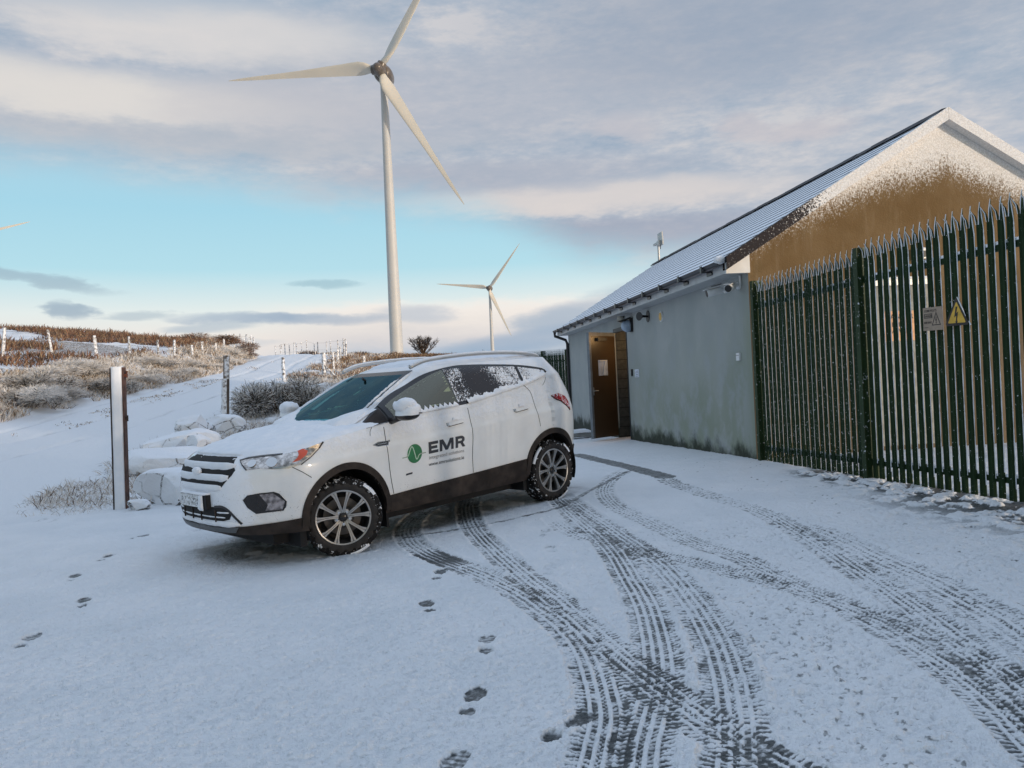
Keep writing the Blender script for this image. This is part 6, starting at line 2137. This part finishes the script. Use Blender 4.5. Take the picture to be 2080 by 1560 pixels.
sp = empty('strut_post', (-8.5, 23.2, float(H(-8.5, 23.2)))); sp.rotation_euler = (0, R_(3.0), R_(30))
tag(sp, 'tall white rimed gate post with thicker lower half among the boulders', 'post')
mb = MB(); mb.box(-.10, -.09, -.3, .025, .09, 1.44); o_ = mb.build('thick_post', [M_WOOD], sp, bevel=.015)
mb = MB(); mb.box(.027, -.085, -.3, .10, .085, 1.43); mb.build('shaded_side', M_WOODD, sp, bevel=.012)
mb = MB(); mb.box(-.02, .095, -.3, .12, .20, 2.14); mb.build('thin_post', [M_WOOD], sp, bevel=.01)
mb = MB(); mb.box(-.028, .094, .2, -.0205, .21, 2.13); mb.box(.1205, .094, 1.0, .128, .21, 2.13); mb.build('post_edge', M_WOODD, sp)
wp = empty('wooden_post', (0, 0, 0)); tag(wp, 'single wooden post standing just behind the dark frosted bush', 'post')
post(-11.16, 38.63, 1.2, .09, wp, (0, 0), 5)
wp2 = empty('wooden_post', (0, 0, 0)); tag(wp2, 'short stub of a post seen just above the SUV roof', 'post')
post(-9.14, 49.09, .60, .09, wp2, (0, 0), 7)

# ================================================================== BOULDERS
def rock_fn(n):
    p_ = opos(n)
    z = n.add('ShaderNodeSeparateXYZ', {0: n.add('ShaderNodeNewGeometry', out=1)}, out=2)
    nz = n.noise(p_, 3, 5, 0.6)
    f = n.ss(-.50, -.34, n.m('ADD', z, n.m('MULTIPLY', n.m('SUBTRACT', nz, 0.5), 0.9)))
    vo = n.add('ShaderNodeTexVoronoi', {'Vector': n.add('ShaderNodeMapping', {'Vector': p_, 'Scale': (1.0, 1.0, 1.9)}), 'Scale': 1.7}, feature='DISTANCE_TO_EDGE')
    cr = n.m('MULTIPLY', n.ss(.045, .012, n.m('ADD', vo, n.m('MULTIPLY', n.m('SUBTRACT', n.noise(p_, 14, 4), 0.5), .05))), n.ss(.42, .56, n.noise(p_, 2.3, 3)))
    f = n.m('MULTIPLY', f, n.m('SUBTRACT', 1.0, n.m('MULTIPLY', cr, n.ss(.85, .45, z))))
    st = n.mix(n.noise(p_, 9, 5), (0.030, 0.028, 0.030, 1), (0.13, 0.12, 0.11, 1))
    st = n.mix(n.ss(0.44, 0.60, n.noise(p_, 30, 5, 0.7)), st, (0.66, 0.67, 0.70, 1))
    return bsdf(n, n.mix(f, st, SNOW), 0.8, 0, 0.3, bump(n, n.noise(p_, 28, 4), .5, .03))


M_ROCK = material('snowed_stone', rock_fn)
bm = bmesh.new(); bmesh.ops.create_icosphere(bm, subdivisions=5, radius=1)
V_I5 = np.array([v.co for v in bm.verts]); F_I5 = np.array([[v.index for v in f.verts] for f in bm.faces]); bm.free()


def boulder(x, y, dims, rot, seed, label, sink=.25, tilt=(0, 0), cuts=9):
    rng = np.random.default_rng(seed)
    V = V_I5.copy()
    for _ in range(cuts):
        n_ = rng.normal(size=3); n_ /= np.linalg.norm(n_)
        d = rng.uniform(.55, .85)
        s = V @ n_
        V = V - np.clip(s - d, 0, None)[:, None] * n_
    nz = fbm(V[:, 0] * 2.5 + seed, V[:, 1] * 2.5 + V[:, 2] * 1.7, seed, 4) - .5
    V = V * (1 + .16 * nz)[:, None]
    V[:, 2] += np.where(V[:, 2] > .1, .06 * (fbm(V[:, 0] * 5, V[:, 1] * 5, seed + 3, 2)), 0)
    V = V * np.array(dims)
    o = mesh_np('boulder', V, F_I5, M_ROCK, None, True, angle=24)
    o.location = (x, y, float(H(x, y)) + dims[2] * (1 - 2 * sink) * .9)
    o.rotation_euler = (tilt[0], tilt[1], rot)
    tag(o, label, 'boulder', 'boulders along the edge of the yard')
    return o


boulder(-4.72, 11.3, (.80, .65, .40), .3, 1, 'big rounded snow covered boulder directly right of the rusty gate post', .30)
boulder(-4.6, 12.6, (.75, .55, .34), 1.2, 2, 'snow covered boulder half hidden by the front of the SUV', .25)
boulder(-6.75, 15.4, (1.15, .7, .36), -.2, 3, 'long flat boulder with a dark broken rim behind the biggest one', .2, (.1, 0), 7)
boulder(-7.75, 18.0, (1.0, .6, .36), .5, 4, 'oblong boulder with a dark left end, in the middle of the row', .2, (0, -.1), 8)
boulder(-6.85, 17.0, (.42, .35, .34), 1.7, 5, 'small upright boulder like a white wedge between larger ones', .15, (.2, .3), 9)
boulder(-8.35, 20.6, (.50, .36, .46), .9, 6, 'tilted boulder with a dark left face, topmost in the row', .15, (.3, .5), 10)
boulder(-7.85, 21.2, (.62, .42, .36), .2, 7, 'pale pinkish snow covered boulder right of the tilted dark one', .2, (.1, -.2), 8)
boulder(-8.2, 22.9, (.6, .45, .16), 1.0, 8, 'low broken stones at the foot of the tall gate post', .3, (0, .1), 10)
boulder(-3.62, 10.4, (.13, .11, .09), .4, 9, 'tiny dark stone beside the front bumper', .2, (0, 0), 8)
boulder(-5.02, 10.45, (.16, .1, .10), .2, 10, 'small dark stone at the foot of the rusty gate post', .2, (0, .2), 8)

# ================================================================== SHRUBS
M_GDARK = simple('dark_gorse', (0.030, 0.030, 0.020), .8, var=.4, scale=3)
M_GBROWN = simple('brown_stems', (0.085, 0.052, 0.030), .8, var=.4, scale=3)
M_FROST = simple('frosted_sprig', (0.72, 0.68, 0.64), .8, var=.15, scale=3)
M_TAN = simple('dry_grass', (0.34, 0.24, 0.145), .85, var=.35, scale=1.5)
M_HEATH = simple('brown_heather', (0.215, 0.115, 0.072), .9, var=.35, scale=1.2)
M_HEATH2 = simple('dark_heather', (0.075, 0.045, 0.032), .9, var=.35, scale=1.2)


def blades(P, D, L, Wd, rng, sag=.15):
    """thin two-triangle sprigs: P base, D unit direction, L length, Wd width"""
    n = len(P)
    side = np.cross(D, rng.normal(size=(n, 3))); side /= np.linalg.norm(side, axis=1)[:, None] + 1e-9
    mid = P + D * (L * .55)[:, None] + np.array([0, 0, 1]) * (L * sag * .3)[:, None]
    tip = P + D * L[:, None] - np.array([0, 0, 1]) * (L * sag)[:, None]
    s = side * Wd[:, None]
    V = np.stack([P - s * .5, P + s * .5, mid + s * .45, mid - s * .45, tip], 1).reshape(-1, 3)
    b = np.arange(n)[:, None] * 5
    F = np.concatenate([b + [0, 1, 2], b + [0, 2, 3], b + [3, 2, 4]], 0)
    return V, F


def bush_meshes(seed, n, frost, dims, spl=(.16, .34), wd=.016, dark=None):
    rng = np.random.default_rng(seed)
    lob = rng.normal(size=(9, 3)) * [.5, .5, .30] + [0, 0, .45]
    c = lob[rng.integers(0, 9, n)]
    u = rng.normal(size=(n, 3)); u /= np.linalg.norm(u, axis=1)[:, None]
    rad = .52 * rng.random(n) ** .45
    P = c + u * rad[:, None]
    P[:, 2] = np.abs(P[:, 2])
    P = P * dims
    D = u * [1, 1, .6] + rng.normal(size=(n, 3)) * .45 + [0, 0, .42]
    D /= np.linalg.norm(D, axis=1)[:, None]
    L = rng.uniform(*spl, n); Wd = rng.uniform(.6, 1.4, n) * wd
    V, F = blades(P, D, L, Wd, rng)
    hh = P[:, 2] / dims[2]
    fr = rng.random(n) < frost * (.35 + .9 * rad / .52) * (.45 + .6 * np.clip(hh, 0, 1))
    mi = np.where(fr, 1, np.where(rng.random(n) < .35, 2, 0))
    MI = np.tile(mi, 3)
    return V, F, MI


def stems_mesh(seed, dims, k=11):
    rng = random.Random(seed)
    mb = MB()
    for i in range(k):
        a = rng.uniform(0, 6.28); r_ = rng.uniform(.3, .95)
        p0 = Vector((rng.uniform(-.1, .1) * dims[0], rng.uniform(-.1, .1) * dims[1], -.1))
        p2 = Vector((math.cos(a) * r_ * dims[0], math.sin(a) * r_ * dims[1], rng.uniform(.45, .95) * dims[2]))
        p1 = p0.lerp(p2, .5) + Vector((0, 0, .12 * dims[2]))
        mb.tube([p0, p1, p2], [.030, .020, .007], 6)
    return mb


def shrub(x, y, proto, scale, rot, label, group=None, cat='bush', name='gorse_bush'):
    t = empty(name, (x, y, float(H(x, y)) - .05)); t.scale = scale; t.rotation_euler = (0, 0, rot)
    tag(t, label, cat, group)
    for pr in proto:
        c_ = pr.copy(); col.objects.link(c_); c_.parent = t
    return t


def proto(seed, n, frost, dims, dark=M_GDARK, **k):
    V, F, MI = bush_meshes(seed, n, frost, dims, **k)
    a = mesh_np('foliage', V, F, [dark, M_FROST, M_GBROWN], None, False, MI)
    b = stems_mesh(seed, dims).build('stems', M_GBROWN, None, True)
    return [a, b]


PA = proto(11, 7000, .85, (1.2, 1.0, 1.0))
PB = proto(12, 7000, 1.2, (1.3, 1.0, .9), dark=M_GBROWN)
PC = proto(13, 6500, 1.1, (1.2, 1.1, 1.0), dark=M_GDARK)
PD = proto(14, 6000, .18, (1.1, 1.0, .9), dark=M_HEATH)
PN = proto(15, 9000, .48, (1.15, .9, .95), dark=M_GDARK, spl=(.14, .30), wd=.013)
shrub(-7.75, 26.2, PN, (1.0, 1.0, 1.0), .4, 'dark spiky bush lightly frosted, beside the road behind the boulders')
shrub(-6.5, 27.0, PC, (.75, .75, .62), 1.4, 'low frosted bush between the dark spiky bush and the SUV roof')
bank = [(-18.0, 28.4, PC, 1.15), (-18.6, 30.2, PA, 1.25), (-17.6, 31.2, PC, 1.0), (-19.0, 32.6, PB, 1.15), (-17.6, 33.6, PA, 1.05), (-18.6, 35.0, PC, 1.2), (-17.5, 36.4, PB, .95),
        (-17.5, 38.6, PC, .9), (-18.3, 40.2, PB, 1.0), (-17.1, 41.4, PA, .8), (-17.4, 43.6, PC, .9), (-17.0, 45.6, PB, .75), (-17.8, 47.8, PC, .85), (-17.6, 49.8, PB, .7)]
rj = random.Random(2)
for i, (x, y, pr, s) in enumerate(bank):
    lab = {id(PA): 'frosted gorse bush with dark green hollows on bank left of the road', id(PB): 'pale rimed bush with tan stems on bank left of the road', id(PC): 'thickly frosted gorse bush on bank left of the road'}[id(pr)]
    shrub(x, y, pr, (s * rj.uniform(.85, 1.1) * .85, s * .85, s * rj.uniform(.75, .95) * .46), rj.uniform(0, 6), lab, 'gorse bushes along the road bank')
shrub(-18.6, 52.6, PB, (.9, .9, .75), 1.0, 'white frosted bush just left of the road bend', name='frosted_bush')
shrub(-19.0, 55.5, PD, (1.5, 1.2, .62), 2.0, 'brown heather bush rounding the bend of the road', name='heather_bush')
shrub(-20.9, 57.5, PD, (1.5, 1.3, .62), .5, 'brown heather bush behind the bend, nearer the fence cluster', name='heather_bush')


# wind-bent thorn on the crest
def thorn(x, y, w, h, seed, label, base=None, n1_=24):
    t = empty('thorn_tree', (x, y, float(H(x, y)) - .1 if base is None else base))
    tag(t, label, 'tree')
    rng = random.Random(seed)
    mb = MB(); tw = MB()
    mb.tube([(0, 0, -.3), (.03, 0, h * .14), (.0, 0, h * .26)], [.11, .09, .07], 8)
    for i in range(n1_):
        a = rng.uniform(0, 6.28); sp_ = rng.uniform(.25, 1.0)
        e = Vector((math.cos(a) * w * .5 * sp_, math.sin(a) * w * .45 * sp_, h * (.55 + .42 * math.sqrt(max(0, 1 - sp_ * sp_ * .75)) * rng.uniform(.85, 1))))
        s = Vector((0, 0, h * rng.uniform(.14, .26))); m_ = s.lerp(e, .5) + Vector((0, 0, -.05 * h))
        mb.tube([s, m_, e], [.045, .03, .012], 6)
        for j in range(24):
            f = rng.uniform(.35, 1); b0 = s.lerp(m_, f * 2) if f < .5 else m_.lerp(e, f * 2 - 1)
            d = (e - s).normalized() + Vector((rng.uniform(-.9, .9), rng.uniform(-.9, .9), rng.uniform(-.2, .9)))
            l = rng.uniform(.15, .34) * w * .5
            e2 = b0 + d.normalized() * l
            tw.tube([b0, b0.lerp(e2, .5) + Vector((rng.uniform(-.03, .03), 0, .02)), e2], [.013, .010, .005], 4, cap=False)
            for q in range(4):
                b1 = b0.lerp(e2, rng.uniform(.3, 1)); d2 = d.normalized() + Vector((rng.uniform(-1, 1), rng.uniform(-1, 1), rng.uniform(-.4, 1)))
                tw.tube([b1, b1 + d2.normalized() * rng.uniform(.10, .24)], [.009, .005], 3, cap=False)
    mb.build('trunk', M_GBROWN, t, True); tw.build('crown', M_TWIG, t)
    return t


M_TWIG = snowy('frosted_twigs', (0.060, 0.045, 0.038), .60, .08, 0.0, 6, rough=.9)
thorn(-7.3, 66.0, 2.5, 1.85, 3, 'bare rounded thorn tree on crest right of the tall turbine')
thorn(-2.6, 70.0, 1.7, .9, 5, 'tiny bare bush at the foot of the distant turbine', n1_=9)
for pr in (PA, PB, PC, PD, PN):
    for o in pr: bpy.data.objects.remove(o)

# ================================================================== GRASS AND HEATHER (uncountable)
def turf(name, zone, n, hr, wr, mats, probs, seed, clump=.5, lean=.5):
    rng = np.random.default_rng(seed)
    X, Y = zone(rng, n)
    Z = H(X, Y) + tussock(X, Y)
    P = np.stack([X, Y, Z - .03], 1)
    D = np.stack([rng.normal(size=len(X)) * lean, rng.normal(size=len(X)) * lean, np.ones(len(X))], 1)
    D /= np.linalg.norm(D, axis=1)[:, None]
    L = rng.uniform(*hr, len(X)) * (.6 + .8 * fbm(X * .8, Y * .8, seed, 2))
    Wd = rng.uniform(*wr, len(X))
    V, F = blades(P, D, L, Wd, rng, .12)
    mi = rng.choice(len(mats), len(X), p=probs)
    o = mesh_np(name, V, F, mats, None, False, np.tile(mi, 3))
    tag(o, kind='stuff')
    return o


def clumped(rng, n, x0, x1, y0, y1, sc, thr, cond=None, seed=0):
    X = rng.uniform(x0, x1, n * 4); Y = rng.uniform(y0, y1, n * 4)
    k = fbm(X * sc, Y * sc, seed, 3) > thr
    if cond is not None: k &= cond(X, Y)
    return X[k][:n], Y[k][:n]


turf('frosted_grass', lambda r_, n: clumped(r_, n, -15.5, -11.5, 18, 58, .8, .50, lambda X, Y: np.abs(X - (road_left(Y) + road_right(Y)) / 2 + .7) < .55, 12), 5000, (.03, .09), (.012, .025), [M_FROST, M_TAN, M_HEATH2], [.5, .25, .25], 12, lean=.9)
# brown heather between the bank bushes and on the hill above them
turf('heather', lambda r_, n: clumped(r_, n, -46, -18.5, 34, 58, .22, .47, lambda X, Y: X < road_left(Y) - 2.2 - .15 * (46 - Y).clip(0), 3), 26000, (.25, .60), (.02, .05), [M_HEATH, M_HEATH2, M_TAN], [.5, .3, .2], 1)
turf('heather', lambda r_, n: clumped(r_, n, -75, -26, 66, 92, .12, .40, lambda X, Y: X < -30, 4), 26000, (.35, .80), (.05, .10), [M_HEATH, M_HEATH2], [.75, .25], 2)
turf('heather', lambda r_, n: clumped(r_, n, -11.3, -1.0, 50, 61, .3, .36, lambda X, Y: X > -14 + (60 - Y) * .35, 5), 16000, (.20, .45), (.02, .045), [M_TAN, M_HEATH, M_HEATH2], [.45, .25, .3], 3)
turf('heather', lambda r_, n: clumped(r_, n, -12.2, -7.5, 40, 56, .5, .40, lambda X, Y: (X > road_right(Y) + .8), 6), 9000, (.15, .38), (.018, .035), [M_HEATH, M_TAN, M_FROST], [.4, .3, .3], 4)
# frosted grass: foot of the bank, verge and around the boulders
turf('frosted_grass', lambda r_, n: clumped(r_, n, -21, -15.8, 24, 56, .7, .38, lambda X, Y: (X < road_left(Y) + .1) & (X > road_left(Y) - 3.0), 7), 30000, (.18, .48), (.012, .028), [M_FROST, M_TAN, M_GBROWN], [.62, .28, .10], 5, lean=.6)
turf('frosted_grass', lambda r_, n: clumped(r_, n, -10.5, -3.5, 11.0, 40, .9, .40, lambda X, Y: (X > road_right(Y) + .2) & (X < -3.5 - (Y - 13) * .05), 8), 45000, (.10, .30), (.005, .011), [M_FROST, M_TAN, M_GBROWN], [.60, .20, .20], 6, lean=.7)
turf('frosted_grass', lambda r_, n: clumped(r_, n, -8.4, -5.6, 10.3, 14.5, 1.3, .42, lambda X, Y: X > road_right(Y), 9), 4200, (.04, .17), (.0025, .005), [M_FROST, M_TAN, M_GBROWN], [.74, .14, .12], 7, lean=.9)
turf('frosted_grass', lambda r_, n: clumped(r_, n, -14.5, -1.5, 38, 64, .5, .46, lambda X, Y: (X > road_right(Y) + .5), 10), 12000, (.12, .32), (.02, .04), [M_FROST, M_TAN, M_HEATH2], [.55, .25, .2], 8)
turf('heather', lambda r_, n: clumped(r_, n, -17, -9, 62, 66, .5, .42, None, 11), 3500, (.2, .45), (.03, .05), [M_HEATH2, M_FROST], [.7, .3], 9)
